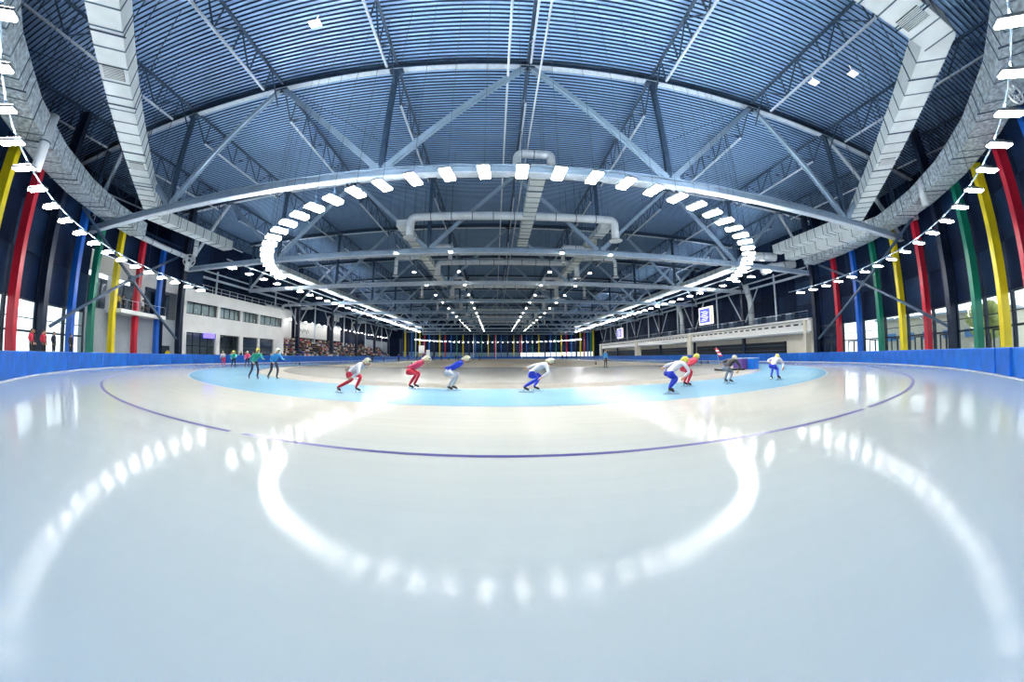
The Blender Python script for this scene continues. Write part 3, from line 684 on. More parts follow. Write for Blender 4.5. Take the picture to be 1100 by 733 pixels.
# ------------------------------------------------------------------ white building on the left
bl = thing('building', 'white two storey building left of the grandstand with glass bands', 'building', (-45, 47, 0))
FX = -42.1
YB0, YB1 = 34.9, 60.3
def wallseg(y0, y1, z0, z1, mt=M_WHITE, x0=FX, x1=-48.5, nm='wall'):
    MB().box(((x0 + x1) / 2, (y0 + y1) / 2, (z0 + z1) / 2), (abs(x1 - x0), y1 - y0, z1 - z0)).build(nm, mt, bl)
wallseg(YB0, YB1, 8.35, 10.1); wallseg(YB0, YB1, 4.15, 6.65); 
up_b = [(35.8, 42.0), (42.6, 47.5), (48.0, 52.3), (52.8, 59.8)]; lo_b = [(36.0, 41.9), (42.8, 47.4), (48.3, 52.4), (52.9, 57.2)]
for bands, z0, z1 in ((up_b, 6.65, 8.35), (lo_b, 0, 4.15)):
    e = [YB0] + [q for b_ in bands for q in b_] + [YB1]
    for j in range(0, len(e), 2): wallseg(e[j], e[j + 1], z0, z1, x1=FX - .5, nm='pillar')
    MB().box((-48.2, (YB0 + YB1) / 2, (z0 + z1) / 2), (.2, YB1 - YB0, z1 - z0)).build('back_wall', M_GREYW, bl)
    for j, (a, b) in enumerate(bands):
        dark = z0 == 0 and j >= 2
        f = MB(); xg = FX - .35
        f.box((xg, (a + b) / 2, z0 + .06), (.1, b - a, .12)); f.box((xg, (a + b) / 2, z1 - .06), (.1, b - a, .12))
        k = 4 if not dark else 1
        for q in range(k + 1): f.box((xg, a + (b - a) * q / k, (z0 + z1) / 2), (.1, .1, z1 - z0))
        if z0 == 0: f.box((xg, (a + b) / 2, 2.3), (.1, b - a, .1))
        fr = f.build('window', M_FRAME, bl)
        if z0 > 5: MB().box((xg - .5, (a + b) / 2, (z0 + z1) / 2), (.05, b - a, z1 - z0)).build('curtain', M_CURT, fr)
        MB().box((xg, (a + b) / 2, (z0 + z1) / 2), (.02, b - a - .1, z1 - z0 - .2)).build('pane', M_GLASS if not dark else mat('dark glass', '2b3a4c', .1), fr)
MB().box((-45.3, 34.8, 5), (6.4, .2, 10.1)).build('end_wall', M_GREYW, bl); MB().box((-45.3, 60.4, 5), (6.4, .2, 10.1)).build('end_wall', M_WHITE, bl)
MB().box((-45.3, 47.6, .05), (6, 25, .1)).build('floor_slab', M_GREYW, bl)
sg = MB().box((FX + .03, 40.4, 3.85), (.08, 2.3, .7)).build('sign_board', M_PURP); tag(sg, 'purple lit sign at the top of the left lower window', 'sign')
rl = thing('roof_railing', 'railing along the roof edge of the white building', 'railing', (FX, 47, 10.1))
for q in range(14): MB().beam((FX - .2, 35 + q * 1.93, 10.1), (FX - .2, 35 + q * 1.93, 11.1), .05, .05, (0, 1, 0)).build('post', M_STEELL, rl)
for z in (10.55, 11.1): MB().beam((FX - .2, 35, z), (FX - .2, 60.2, z), .05, .05).build('rail', M_STEELL, rl)
# rear part of the building behind the left fins, with balcony
b2 = thing('building', 'pale wall block with a balcony behind the left fins', 'building', tuple(pol(45, -77, 0)))
def arcwall(nm, R_, a0, a1, z0, z1, mt, th=.3, n=6):
    m = MB()
    for k in range(n):
        p = pol(R_, a0 + (a1 - a0) * k / n); q = pol(R_, a0 + (a1 - a0) * (k + 1) / n); d = (q - p)
        m.box(((p.x + q.x) / 2, (p.y + q.y) / 2, (z0 + z1) / 2), (d.length + .02, th, z1 - z0), math.atan2(d.y, d.x))
    return m.build(nm, mt, b2)
arcwall('upper_wall', 44.1, -66.3, -88, 9.0, 10.9, M_WHITE); arcwall('lower_wall', 44.1, -66.3, -88, 0, 5.4, M_GREYW)
arcwall('back_glass_wall', 46.3, -66.3, -88, 5.4, 9.0, mat('dim glazed wall', '56687a', .2, var=.25, scale=.9))
for a in (-66.5, -72, -78.8, -87.5): 
    p = pol(44.3, a); MB().box((p.x, p.y, 7.2), (.5, .5, 3.8), math.radians(a)).build('pillar', M_WHITE, b2)
for k in range(9):
    p = pol(46.1, -68 - 2.3 * k); MB().box((p.x, p.y, 7.1), (.12, .12, 3.4), math.radians(-68 - 2.3 * k)).build('mullion', M_FRAME, b2)
arcwall('upper_floor', 45.2, -66.3, -88, 5.3, 5.5, M_GREYW, 2.2)
for z_, mtz in ((5.3, M_WHITE),):
    m = MB()
    for k in range(4):
        p = pol(43.0, -71 - 2.6 * k); q = pol(43.0, -71 - 2.6 * (k + 1)); d = q - p; m.box(((p.x + q.x) / 2, (p.y + q.y) / 2, z_ + .1), (d.length + .03, 2.4, .42), math.atan2(d.y, d.x))
    m.build('balcony', mtz, b2)
MB().box(pol(44.0, -71.5, 1.0), (1.2, .15, 2.0), math.radians(-71.5)).build('door', M_GREYW, b2); MB().box(pol(43.9, -84, 1.0), (2.0, .15, 2.3), math.radians(-84)).build('door', M_FRAME, b2)
rb = thing('balcony_railing', 'thin railing at the edge of the balcony on the left', 'railing', tuple(pol(42, -76, 5.6)))
for k in range(9): q = pol(41.9, -71 - 1.3 * k); MB().tube([q + Vector((0, 0, 5.6)), q + Vector((0, 0, 6.6))], .02, 5).build('post', M_STEELL, rb)
MB().tube([pol(41.9, -71 - 1.3 * k, 6.6) for k in range(9)], .025, 5).build('rail', M_STEELL, rb)

# ------------------------------------------------------------------ left grandstand, hoardings
gs = thing('grandstand', 'stepped grandstand full of spectators along the left side', 'grandstand', (-43, 98, 0))
for r_ in range(8):
    MB().box((-41.9 - .8 * r_ - .4, 98, (.55 + .52 * r_) / 2), (.8, 76, .55 + .52 * r_)).build('step', M_SEAT, gs)
    MB().box((-41.9 - .8 * r_ - .55, 98, (.55 + .52 * r_) + .37), (.35, 76, .06)).build('bench', M_GREYW, gs)
for y0, y1, x, z0, z1, lb in ((73.5, 90, -47.9, 5.6, 9.3, 'long white hoarding with scribbled lettering above the crowd'), (61.5, 71.5, -47.6, 5.2, 11.4, 'white hoarding block right of the white building'), (93, 98.3, -47.6, 5.6, 9.9, 'small white hoarding right of the long one'), (93.4, 96.8, -47.4, 11.4, 13.4, 'small white box lamp high above the crowd')):
    t_ = thing('hoarding', lb, 'hoarding', (x, (y0 + y1) / 2, z0)); k = max(1, int((y1 - y0) / 2.6))
    for j in range(k): MB().box((x, y0 + (j + .5) * (y1 - y0) / k, (z0 + z1) / 2), (.14, (y1 - y0) / k - .05, z1 - z0)).build('panel', M_CARD, t_)
    if y0 == 73.5:
        pts_ = [Vector((x + .1, 74.2 + .33 * q, 7.3 + .5 * sin(q * 2.1) + .2 * sin(q * 5.3))) for q in range(18)]
        MB().tube(pts_, .05, 4).build('scribble', M_DARK, t_)
    MB().box((x, (y0 + y1) / 2, z1 + .12), (.3, y1 - y0, .2)).build('top_trim', M_STEELL, t_)
tag(MB().box((-47.5, 132, 4.6), (.3, 26, 5.4)).build('hoarding', mat('grey blue wall panel', '9aa6b3', .6)), 'large plain grey panel at the far end of the left side', 'hoarding')
tag(MB().box((FX, 148.5, 4.5), (.4, 6, 9)).build('steel_column', M_NAVY2), 'broad dark pier at the far left corner', 'column')

# ------------------------------------------------------------------ right gallery
ga = thing('gallery', 'long gallery with a white slotted front along the right side', 'gallery', (44, 90, 0))
MB().box((44.2, 86.8, 5.9), (1.2, 103, .25)).build('top_trim', M_CARD, ga)
MB().box((44.25, 86.8, 4.95), (.5, 103, 1.55)).build('front', M_CARD, ga, label='white front band with dark slots')
sl = MB().box((0, 0, 0), (.06, .95, .22)).mesh('slot', M_DARK)
for q in range(62): link('slot', sl, ga, (43.98 - 44, 36.5 + 1.62 * q - 90, 5.25))
MB().box((46.6, 86.8, 6.0), (4.6, 103, .2)).build('deck', M_GREYW, ga)
MB().box((44.9, 86.8, 2.1), (.3, 103, 4.3)).build('lower_wall', M_CREAM, ga)
MB().box((43.95, 86.8, 4.05), (.3, 103, .3)).build('under_trim', M_GREYW, ga)
for y in (36.2, 69, 100, 137): MB().box((44.2, y, 2.9), (1.2, 1.6 if y > 40 else .5, 5.8)).build('pier', M_CREAM, ga)
for j, (y0, y1) in enumerate(((41, 67.3), (71.4, 98), (102, 134))):
    f = MB().box((44.7, (y0 + y1) / 2, 2.0), (.1, y1 - y0, 1.9)).build('louvre', M_DARK, ga)
    for q in range(5): MB().box((44.6, (y0 + y1) / 2, 1.2 + .4 * q), (.14, y1 - y0, .13)).build('louvre_slat', M_STEELD if q % 2 else M_LOUV, f)
    MB().box((44.58, y0, 2.0), (.2, .3, 2.0)).build('louvre_frame', M_LOUV, f)
gr_ = thing('gallery_railing', 'dark railing along the top of the right gallery', 'railing', (43.8, 86, 6.1))
pst = MB().box((0, 0, .5), (.06, .06, 1.0)).mesh('post', M_STEELD)
for q in range(70): link('post', pst, gr_, (0, 35.6 + 1.47 * q - 86, 0))
for z in (6.35, 6.7, 7.1): MB().beam((43.8, 35.5, z), (43.8, 137.5, z), .04, .04).build('rail', M_STEELL if z > 7 else M_STEELD, gr_)
for (y0, y1, z0, z1, lb) in ((60.1, 65.2, 7.5, 11.2, 'near blue lit results screen above the right gallery'), (112.2, 117.7, 7.4, 10.9, 'far blue lit results screen above the right gallery')):
    t_ = thing('screen', lb, 'screen', (44.1, (y0 + y1) / 2, z0)); ym = (y0 + y1) / 2; zm = (z0 + z1) / 2
    MB().box((44.2, ym, zm), (.25, y1 - y0, z1 - z0)).build('casing', M_SCRW, t_); MB().box((44.04, ym + .3, zm), (.06, (y1 - y0) * .72, (z1 - z0) * .8)).build('display', M_GLOW, t_)
    MB().box((44.04, y0 + .35, zm), (.05, .35, (z1 - z0) * .95)).build('side_strip', M_SCRO, t_)
    m = MB()
    for q in range(7): m.box((44.0, ym + .3 - .3 * (q % 3 - 1), z0 + .8 + q * (z1 - z0 - 1.4) / 7), (.03, (y1 - y0) * .42, .12))
    m.build('text_rows', M_SCRW, t_)
    for yy in (y0 + .5, y1 - .5): MB().beam((44.25, yy, z0), (44.25, yy, 6.1), .1, .1, (0, 1, 0)).build('leg', M_STEELD, t_)
for i, (y, w) in enumerate(((40.3, 1.2), (44, 2.6), (48, 1.0), (55, 1.4), (58, .7), (70.5, 1.2), (80, 1.6), (90, 1.0))):
    t_ = thing('equipment_case', '%s dark equipment case on the right gallery from its near end' % ordn(i + 1), 'case', (45.2, y, 6.1), group='equipment cases on the gallery')
    link('body', MB().box((0, 0, .5), (.8, w, 1.0)).mesh('body', M_STEELD), t_); link('lid', MB().box((0, 0, 1.04), (.84, w + .05, .1)).mesh('lid', M_STEELL), t_)

# ------------------------------------------------------------------ outdoors seen through the glass
for i in range(16):
    ph_ = 40 + 3.4 * i if i < 12 else -66 + 6 * (i - 12); d = 62 + 5 * (i % 3); p = pol(d, ph_)
    t_ = thing('tree', '%s pale yellowish tree outside the %s windows' % (ordn(i + 1 if i < 12 else i - 11), 'right' if i < 12 else 'left'), 'tree', (p.x, p.y, -.2))
    MB().tube([(p.x, p.y, -.2), (p.x + .1, p.y, 2.0), (p.x, p.y + .1, 4)], [.22, .17, .1], 7).build('trunk', M_TRUNK, t_)
    m = MB()
    for q in range(9): m.ball((p.x + R.uniform(-1.5, 1.5), p.y + R.uniform(-1.5, 1.5), 3.6 + R.uniform(-.8, 2.2)), R.uniform(.8, 1.4), 8, 5)
    m.build('crown', M_TREE, t_, smooth=True)
hb = thing('building', 'pale building outside the right windows beside the gallery', 'building', (82, 30, 0))
MB().box((82, 30, 3.5), (10, 26, 7)).build('wall', M_OUTB, hb)
for q in range(6): MB().box((76.9, 20 + 4 * q, 3.6), (.2, 2.2, 1.4)).build('window', mat('outdoor blue window', '6f93c4', .2), hb)
MB().box((82, 30, 7.2), (11, 27, .4)).build('roof', M_GREYW, hb)

# ------------------------------------------------------------------ people
SK = mat('skin', 'c89878', .6, var=.06); SHOE = mat('black boots', '14161c', .4); HELM_Y = mat('yellow helmet', 'f2e95a', .35); HELM_W = mat('pale cream helmet', 'f3ecc8', .35)
HAIR = mat('dark hair', '2a2019', .8); BLADE = mat('skate blade steel', 'c8ccd0', .25, .9)
SUIT = {k: mat('suit ' + k, v, .5, var=.12, scale=9) for k, v in dict(red='d01a3c', blue='1838c8', white='e8e8ee', teal='27a88e', navy='131c34', black='15171d', pink='e8436a', sky='3f9ad8', yellow='e8d23a', grey='7c8592', green='2f8a4a', cream='e0d8c4', orange='e0742a', purple='5a3a8a').items()}
# pose: joint positions (facing +X, ground z=0), metres
POSE = {
 'crouch': dict(hip=(-.12, 0, .60), chest=(.28, 0, .82), neck=(.42, 0, .90), head=(.56, 0, .93), lk=(.24, .10, .50), la=(.02, .11, .14), lt=(.20, .11, .07), rk=(.12, -.16, .42), ra=(-.34, -.34, .17), rt=(-.18, -.40, .09), ls=(.36, .19, .86), le=(.02, .24, .80), lh=(-.20, .10, .74), rs=(.36, -.19, .86), re=(.44, -.32, .62), rh=(.22, -.36, .48)),
 'glide': dict(hip=(-.10, 0, .64), chest=(.30, 0, .88), neck=(.44, 0, .97), head=(.58, 0, 1.01), lk=(.26, .10, .54), la=(.04, .12, .14), lt=(.22, .12, .07), rk=(.22, -.10, .52), ra=(-.04, -.14, .14), rt=(.14, -.14, .07), ls=(.38, .19, .92), le=(.10, .24, .76), lh=(-.14, .08, .74), rs=(.38, -.19, .92), re=(.08, -.24, .78), rh=(-.16, -.06, .74)),
 'upright': dict(hip=(-.10, 0, .88), chest=(.22, 0, 1.18), neck=(.32, 0, 1.30), head=(.42, 0, 1.40), lk=(.16, .12, .50), la=(-.02, .12, .13), lt=(.16, .12, .07), rk=(-.06, -.14, .50), ra=(-.34, -.22, .14), rt=(-.16, -.24, .07), ls=(.26, .19, 1.22), le=(.44, .24, 1.02), lh=(.68, .20, 1.00), rs=(.26, -.19, 1.22), re=(.10, -.26, .98), rh=(.30, -.24, .86)),
 'stand': dict(hip=(0, 0, .95), chest=(0, 0, 1.32), neck=(.0, 0, 1.50), head=(.03, 0, 1.62), lk=(.03, .11, .50), la=(0, .13, .09), lt=(.17, .14, .05), rk=(.02, -.11, .50), ra=(-.02, -.13, .09), rt=(.15, -.15, .05), ls=(0, .20, 1.42), le=(-.04, .27, 1.14), lh=(.06, .24, .90), rs=(0, -.20, 1.42), re=(-.04, -.27, 1.14), rh=(.08, -.22, .92)),
 'sit': dict(hip=(0, 0, .48), chest=(.04, 0, .84), neck=(.05, 0, 1.02), head=(.09, 0, 1.14), lk=(.44, .11, .50), la=(.42, .11, .09), lt=(.58, .12, .05), rk=(.44, -.11, .50), ra=(.40, -.11, .09), rt=(.56, -.12, .05), ls=(.04, .19, .95), le=(.10, .25, .70), lh=(.34, .12, .60), rs=(.04, -.19, .95), re=(.10, -.25, .70), rh=(.34, -.12, .60)),
}
def skin_body(pose, lod=1):
    P_ = {k: Vector(v) for k, v in POSE[pose].items()}
    P_['lhip'] = P_['hip'] + Vector((0, .10, -.03)); P_['rhip'] = P_['hip'] + Vector((0, -.10, -.03)); P_['mid'] = (P_['hip'] + P_['chest']) / 2
    order = list(P_); idx = {k: i for i, k in enumerate(order)}
    ed = [('hip', 'mid'), ('mid', 'chest'), ('chest', 'neck'), ('neck', 'head'), ('hip', 'lhip'), ('lhip', 'lk'), ('lk', 'la'), ('la', 'lt'), ('hip', 'rhip'), ('rhip', 'rk'), ('rk', 'ra'), ('ra', 'rt'),
          ('chest', 'ls'), ('ls', 'le'), ('le', 'lh'), ('chest', 'rs'), ('rs', 're'), ('re', 'rh')]
    rad = dict(hip=.125, mid=.125, chest=.145, neck=.062, head=.105, lhip=.10, rhip=.10, lk=.068, rk=.068, la=.045, ra=.045, lt=.042, rt=.042, ls=.075, rs=.075, le=.05, re=.05, lh=.036, rh=.036)
    me = bpy.data.meshes.new('tmp'); me.from_pydata([P_[k] for k in order], [(idx[a], idx[b]) for a, b in ed], [])
    o = bpy.data.objects.new('tmp', me); C.objects.link(o)
    sk = o.modifiers.new('s', 'SKIN'); sk.use_smooth_shade = True; sk.branch_smoothing = .3
    for i, k in enumerate(order):
        me.skin_vertices[0].data[i].radius = (rad[k], rad[k] * (.86 if k in ('chest', 'mid', 'hip') else 1)); me.skin_vertices[0].data[i].use_root = (k == 'hip')
    if lod: sb = o.modifiers.new('u', 'SUBSURF'); sb.levels = lod; sb.render_levels = lod
    bpy.context.view_layer.update()
    r_ = bpy.data.meshes.new_from_object(o.evaluated_get(bpy.context.evaluated_depsgraph_get()))
    bpy.data.objects.remove(o); v = [tuple(q.co) for q in r_.vertices]; f = [tuple(p.vertices) for p in r_.polygons]
    kind = {('neck', 'head'): 2, ('la', 'lt'): 3, ('ra', 'rt'): 3}
    legs = {('lhip', 'lk'), ('lk', 'la'), ('rhip', 'rk'), ('rk', 'ra'), ('hip', 'lhip'), ('hip', 'rhip')}
    mb = MB(); mb.v = v
    for fc in f:
        c = sum((Vector(v[i]) for i in fc), Vector()) / len(fc); best = None; bd = 9
        for a, b in ed:
            A, B = P_[a], P_[b]; u = max(0, min(1, (c - A).dot(B - A) / max(1e-6, (B - A).length_squared))); dd = (c - A.lerp(B, u)).length
            if dd < bd: bd = dd; best = (a, b)
        mb.f.append(fc); mb.m.append(kind.get(best, 1 if best in legs else 0))
    # hands: palm, four fingers and a thumb; face: nose, eyes, ears
    for s_, (w, e) in ((1, ('lh', 'le')), (-1, ('rh', 're'))):
        a = P_[w]; d = (P_[w] - P_[e]).normalized(); sdv = d.cross(Vector((0, 0, 1))).normalized() if abs(d.z) < .95 else Vector((1, 0, 0)); dn = sdv.cross(d)
        mb.beam(a, a + d * .09, .075, .03, tuple(dn), 2)
        if lod:
            for q in range(4):
                b0 = a + d * .085 + sdv * (-.028 + .019 * q); L = (.062, .072, .068, .052)[q]; mb.tube([b0, b0 + d * L * .6, b0 + d * L + dn * -.02], [.0095, .0085, .006], 5, mi=2)
            t0 = a + d * .03 + sdv * .035 * s_; mb.tube([t0, t0 + d * .03 + sdv * .03 * s_, t0 + d * .06 + sdv * .035 * s_], [.012, .010, .007], 5, mi=2)
    h = P_['head']
    if lod:
        mb.ball(h + Vector((.0, 0, .01)), (.10, .078, .118), 12, 9, 2)
        mb.tube([h + Vector((.095, 0, .02)), h + Vector((.118, 0, -.015))], [.010, .018], 6, mi=2)
        for s_ in (-1, 1): mb.ball(h + Vector((.088, .032 * s_, .02)), .013, 6, 4, 3); mb.ball(h + Vector((.0, .08 * s_, .0)), (.02, .012, .03), 6, 4, 2)
        mb.box(h + Vector((.092, 0, -.05)), (.01, .045, .01), 0, 3)
    return mb, P_
BODY = {}
for k in ('crouch', 'glide', 'upright', 'stand'): BODY[k] = skin_body(k, 1)
BODY['sit'] = skin_body('sit', 0); BODY['standlow'] = skin_body('stand', 0)
BM = {k: v[0].mesh('body_' + k, [SUIT['grey'], SUIT['navy'], SK, SHOE], True) for k, v in BODY.items()}
HM = {}
for k, (mb, P_) in BODY.items():
    h = P_['head']; f = MB(); f.ball(h + Vector((-.01, 0, .035)), (.125, .1, .105), 12, 8); f.tube([h + Vector((-.1, 0, .03)), h + Vector((-.19, 0, .03))], [.07, .02], 8); HM[k, 'helmet'] = f.mesh('helmet', HELM_Y, True)
    f = MB(); f.ball(h + Vector((-.02, 0, .04)), (.105, .09, .1), 8, 5); HM[k, 'hair'] = f.mesh('hair', HAIR, True)
    for s_ in 'lr':
        a, t0 = P_[s_ + 'a'], P_[s_ + 't']; d = (t0 - a); d.z = 0; d.normalize(); m0 = Vector(((a.x + t0.x) / 2, (a.y + t0.y) / 2, 0)); zb = min(a.z, t0.z) - .045
        g = MB(); g.beam(m0 - d * .24 + Vector((0, 0, zb - .03)), m0 + d * .24 + Vector((0, 0, zb - .03)), .008, .05); g.beam(m0 - d * .1 + Vector((0, 0, zb)), m0 - d * .06 + Vector((0, 0, zb + .06)), .03, .03); g.beam(m0 + d * .08 + Vector((0, 0, zb)), m0 + d * .1 + Vector((0, 0, zb + .05)), .03, .03)
        HM[k, 'skate' + s_] = g.mesh('skate', BLADE)
    f = MB(); f.ball(h + Vector((.085, 0, .03)), (.035, .075, .028), 10, 5); HM[k, 'visor'] = f.mesh('visor', SHOE, True)
def person(pose, p, rz, top, legs, label, skater=False, helmet=None, hair=True, grp=None, sc=1.0, armcol=None):
    o = link('person', BM[pose], None, p, (0, 0, rz), label=label, cat='person', group=grp); o.scale = (sc, sc, sc)
    for i, mt in ((0, top), (1, legs)):
        o.material_slots[i].link = 'OBJECT'; o.material_slots[i].material = mt
    if helmet:
        q = link('helmet', HM[pose, 'helmet'], o); q.material_slots[0].link = 'OBJECT'; q.material_slots[0].material = helmet
        link('visor', HM[pose, 'visor'], o)
    elif hair: link('hair', HM[pose, 'hair'], o)
    if skater:
        for s_ in 'lr': link('skate', HM[pose, 'skate' + s_], o)
    return o
S_ = SUIT
def tang(x, y): return math.atan2(y - CY, x - CX) + pi / 2
sk = [('crouch', (-4.7, 10.7), S_['white'], S_['red'], HELM_W, 'skater in white top and red leggings crouching low, left of the red one'),
      ('glide', (-3.1, 12.4), S_['pink'], S_['red'], HELM_W, 'skater all in pinkish red crouching on the blue lane'),
      ('glide', (-1.6, 11.9), S_['blue'], S_['white'], HELM_W, 'skater with blue top and white leggings left of the middle'),
      ('crouch', (1.3, 11.5), S_['white'], S_['blue'], HELM_W, 'crouching skater in white top and blue leggings just right of the middle'),
      ('crouch', (5.5, 9.8), S_['white'], S_['blue'], HELM_Y, 'skater in white top and bright blue leggings before the red one'),
      ('glide', (7.1, 11.5), S_['red'], S_['red'], HELM_Y, 'skater all in red just behind the blue and white one on the right'),
      ('crouch', (9.4, 11.9), S_['black'], S_['grey'], HELM_W, 'skater in black top with cream helmet, second from the right'),
      ('crouch', (12.4, 12.2), S_['white'], S_['blue'], HELM_Y, 'rightmost skater in white top and blue leggings near the blue boxes')]
for pose, (x, y), a, b, h, lb in sk: person(pose, (x, y, .0), tang(x, y), a, b, lb, True, h, grp='speed skaters', sc=1.08)
for (x, y), a, b, h, lb in (((-11.9, 14.6), S_['teal'], S_['navy'], HELM_Y, 'tall leaning skater in teal top and dark leggings on the left'), ((-10.9, 14.9), S_['sky'], S_['navy'], HELM_W, 'leaning skater in light blue top reaching forward, right of the teal one'),
                            ((-27.0, 28.0), S_['white'], S_['red'], HELM_W, 'small far skater with red leggings, leftmost on the blue lane'), ((-23.2, 25.4), S_['teal'], S_['navy'], HELM_Y, 'small far skater with teal top next to the leftmost one'), ((-22.6, 26.6), S_['pink'], S_['navy'], HELM_W, 'small far skater in pink half hidden behind the teal one')):
    person('upright', (x, y, 0), tang(x, y) + (0 if x > -20 else .3), a, b, lb, True, h, grp='speed skaters')
person('stand', (10.4, 31.0, 0), -1.2, S_['sky'], S_['black'], 'standing man in blue jacket and black trousers on the infield ice', sc=1.0)
oth = [((25.8, 128), S_['navy'], 'left one of two dark figures far on the right of the ice'), ((27.6, 129), S_['black'], 'right one of two dark figures far on the right of the ice'), ((-25.8, 68.9), S_['navy'], 'dark figure standing far left on the infield edge'), ((-24, 71), S_['sky'], 'figure in light blue beside the dark one at the far left'),
       ((-21.5, 74), S_['blue'], 'figure in bright blue on the far left infield')]
for k in range(12): oth.append(((-26 + 1.9 * k, 100 + 3 * (k % 4)), [S_['blue'], S_['navy'], S_['sky'], S_['black']][k % 4], '%s person from the left of the group on the far infield' % ordn(k + 1)))
for (x, y), a, lb in oth: person('standlow', (x, y, 0), R.uniform(0, 6), a, S_['black'], lb, grp='people standing far on the infield')
for (x, y), a, lb in (((8.3, 27.5), None, ''),): pass
# trackside people on the left behind the barrier
for k, (ph_, Rr, a, hh) in enumerate([(-49.5, 40.0, 'red', 0), (-50.6, 40.3, 'black', 0), (-51.7, 40.0, 'red', 0), (-52.9, 40.4, 'black', 0), (-54, 40.1, 'navy', 0), (-58.5, 40.6, 'black', 0)]):
    p = pol(Rr, ph_); person('stand', (p.x, p.y, .75), math.radians(ph_) + pi / 2, S_[a], S_['black'], '%s person from the left in %s clothes behind the barrier at the left edge' % (ordn(k + 1), a), grp='people behind the left barrier', sc=1.0)
vp = thing('viewing_platform', 'low grey platform behind the barrier at the left edge', 'platform', tuple(pol(40.2, -53, 0)))
for k in range(8):
    q = pol(40.2, -48.7 - 1.45 * k); MB().box((q.x, q.y, .375), (1.0, 1.8, .75), math.radians(-48.7 - 1.45 * k)).build('deck_module', M_GREYW, vp)
for k in range(7):
    ph_ = -72.2 - 1.3 * k + R.uniform(-.2, .2); p = pol(43.85 if k % 2 else 44.2, ph_); cc = ['navy', 'yellow', 'black', 'black', 'black', 'white', 'black'][k]
    person('stand', (p.x, p.y, 5.62), math.radians(ph_) + pi / 2, S_[cc], S_['black'], '%s person from the left on the balcony, %s top' % (ordn(k + 1), cc), grp='people on the balcony')
for k in range(10):
    y = 42 + 1.75 * k; cc = ['black', 'orange', 'navy', 'black', 'grey', 'green', 'black', 'white', 'navy', 'black'][k]
    person('standlow', (-40.6 + .3 * (k % 3), y, -.02), R.uniform(-.4, .4), S_[cc], S_['black'], '%s person from the left before the lower windows, %s top' % (ordn(k + 1), cc), grp='people before the white building')
person('standlow', (-40.4, 31.5, -.02), 0, S_['yellow'], S_['black'], 'person in yellow jacket at the corner of the white building')
# crowd on the grandstand: nearest 300 singly, the rest as one mass
cols = ['black', 'navy', 'red', 'white', 'grey', 'blue', 'cream', 'pink', 'orange', 'teal', 'purple', 'yellow', 'sky']
WT = [14, 9, 2, 7, 5, 2, 6, 2, 1, 1, 1, 1, 1]
rest = MB(); sb_ = BODY['sit'][0]; cnt = 0; restm = [S_[c] for c in cols] + [S_['navy'], SK, SHOE, HAIR]
for q in range(110):
    for r_ in range(8):
        y = 61.0 + .66 * q + R.uniform(-.1, .1); x = -42.42 - .8 * r_; z = .55 + .52 * r_
        if y > 134 or R.random() < (.12 if y < 85 else .35): continue
        if r_ < 3 and any(abs(y - yc) < .95 for yc in (68.0, 84.8, 101.6, 118.4, 135.2, 76, 93, 110, 127)): continue
        c = R.choices(cols, WT)[0]; rz = R.uniform(-.35, .1) - .25
        if cnt < 296:
            cnt += 1; ch = S_[c]
            person('sit', (x, y, z), rz, ch, S_['navy'] if R.random() < .6 else S_['black'], 'spectator in %s in the %s row of the left grandstand, %s seat along' % (c, ordn(r_ + 1), ordn(q + 1)), grp='spectators on the left grandstand')
        elif R.random() < .8:
            ci = cols.index(c); cr, sr = cos(rz), sin(rz)
            vs = [(x + a * cr - b * sr, y + a * sr + b * cr, z + d) for a, b, d in sb_.v]; k0 = len(rest.v)
            rest.v += vs; rest.f += [tuple(i + k0 for i in f) for f in sb_.f]; rest.m += [ci if mm == 0 else len(cols) + mm - 1 for mm in sb_.m]
            rest.ball((x + .07, y, z + 1.18), (.1, .09, .1), 6, 4, len(cols) + 3)
crowd = rest.build('spectator_crowd', restm); tag(crowd, 'dense far crowd of seated spectators on the left grandstand', 'crowd', kind='stuff')

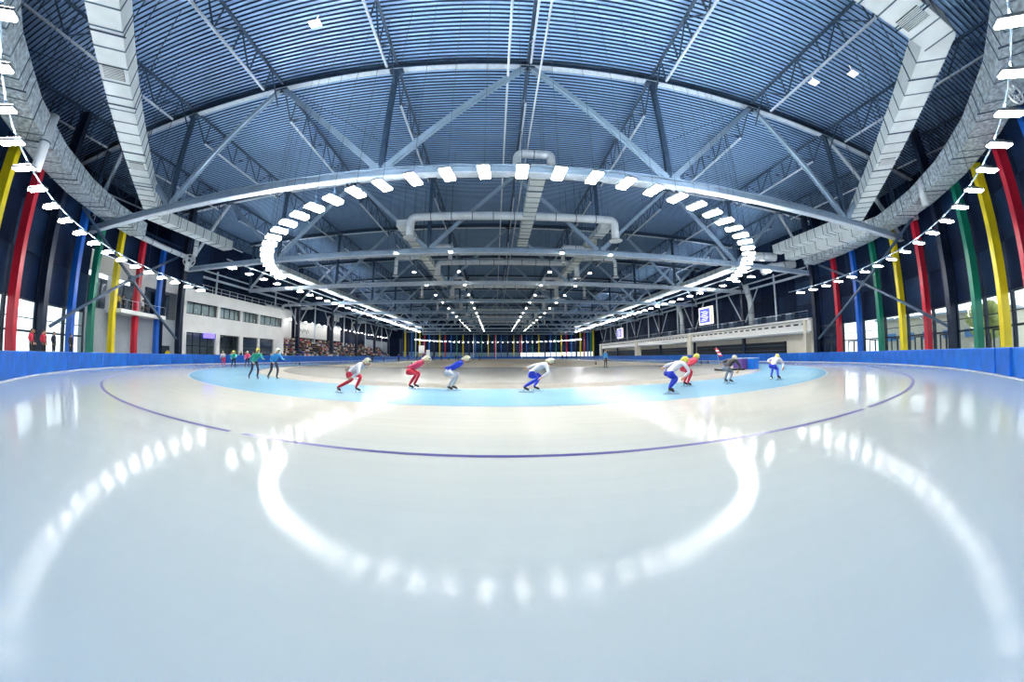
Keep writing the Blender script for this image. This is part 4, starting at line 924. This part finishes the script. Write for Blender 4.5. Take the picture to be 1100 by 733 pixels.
# ------------------------------------------------------------------ small things on and beside the ice
for k, (x, y, c_) in enumerate(((18.4, 21.6, S_['purple']), (19.3, 21.3, M_PAD2))):
    t_ = thing('box', ('dull purple blue', 'bright blue')[k] + ' box standing on the ice on the right', 'box', (x, y, 0), .3)
    link('body', MB().box((0, 0, .42), (.8, .8, .8)).mesh('body', c_), t_); link('lid', MB().box((0, 0, .85), (.84, .84, .06)).mesh('lid', M_STEELL), t_)
tag(MB().box((17.0, 21.2, .06), (2.2, .9, .12)).build('mat', M_BLACK), 'flat black mat beside the two boxes on the ice', 'mat')
fl = thing('flag', 'red and white flag leaning at the right barrier', 'flag', (18.6, 24.5, 0)); MB().beam((18.6, 24.5, 0), (18.2, 24.5, 1.8), .03, .03).build('pole', M_STEELL, fl)
for q in range(5): MB().box((18.2 + .12 * q, 24.5, 1.62 - .14 * q), (.34, .03, .13)).build('stripe', S_['red'] if q % 2 == 0 else S_['white'], fl)
for k, (x, y) in enumerate(((-26.3, 40.6), (-25.4, 40.2), (26.0, 38.2), (26.9, 38.0), (-11, 44), (14, 46))):
    tag(MB().tube([(x, y, 0), (x, y, .04), (x, y, .45)], [.2, .12, .03], 10).build('lane_marker', M_BLACK), '%s small dark lane marker from the left' % ordn([1, 2, 5, 6, 3, 4][k]), 'marker', 'lane markers')
# flag poles and banners at the far side
for k, (x, y, h_) in enumerate(((-35.6, 150, 15), (-9.6, 150, 11.5), (.3, 150, 11), (11.8, 150, 11))):
    t_ = thing('mast', '%s tall pale mast from the left at the far end' % ordn(k + 1), 'mast', (x, y, 0), group='far masts')
    link('pole', MB().tube([(0, 0, 0), (0, 0, h_)], .14, 6).mesh('pole', M_CARD), t_); link('foot', MB().box((0, 0, .1), (.8, .8, .2)).mesh('foot', M_GREYW), t_)
tag(MB().box((-32.5, 148, 4.3), (2.6, .2, 3.4)).box((-32.5, 148, 1.3), (.2, .2, 2.6)).build('banner', M_CARD), 'square white banner board at the far left', 'banner')
tag(MB().box((-28.8, 144, 2.0), (1.5, .3, 4.0)).build('banner', M_CARD), 'narrow upright white banner at the far left', 'banner')
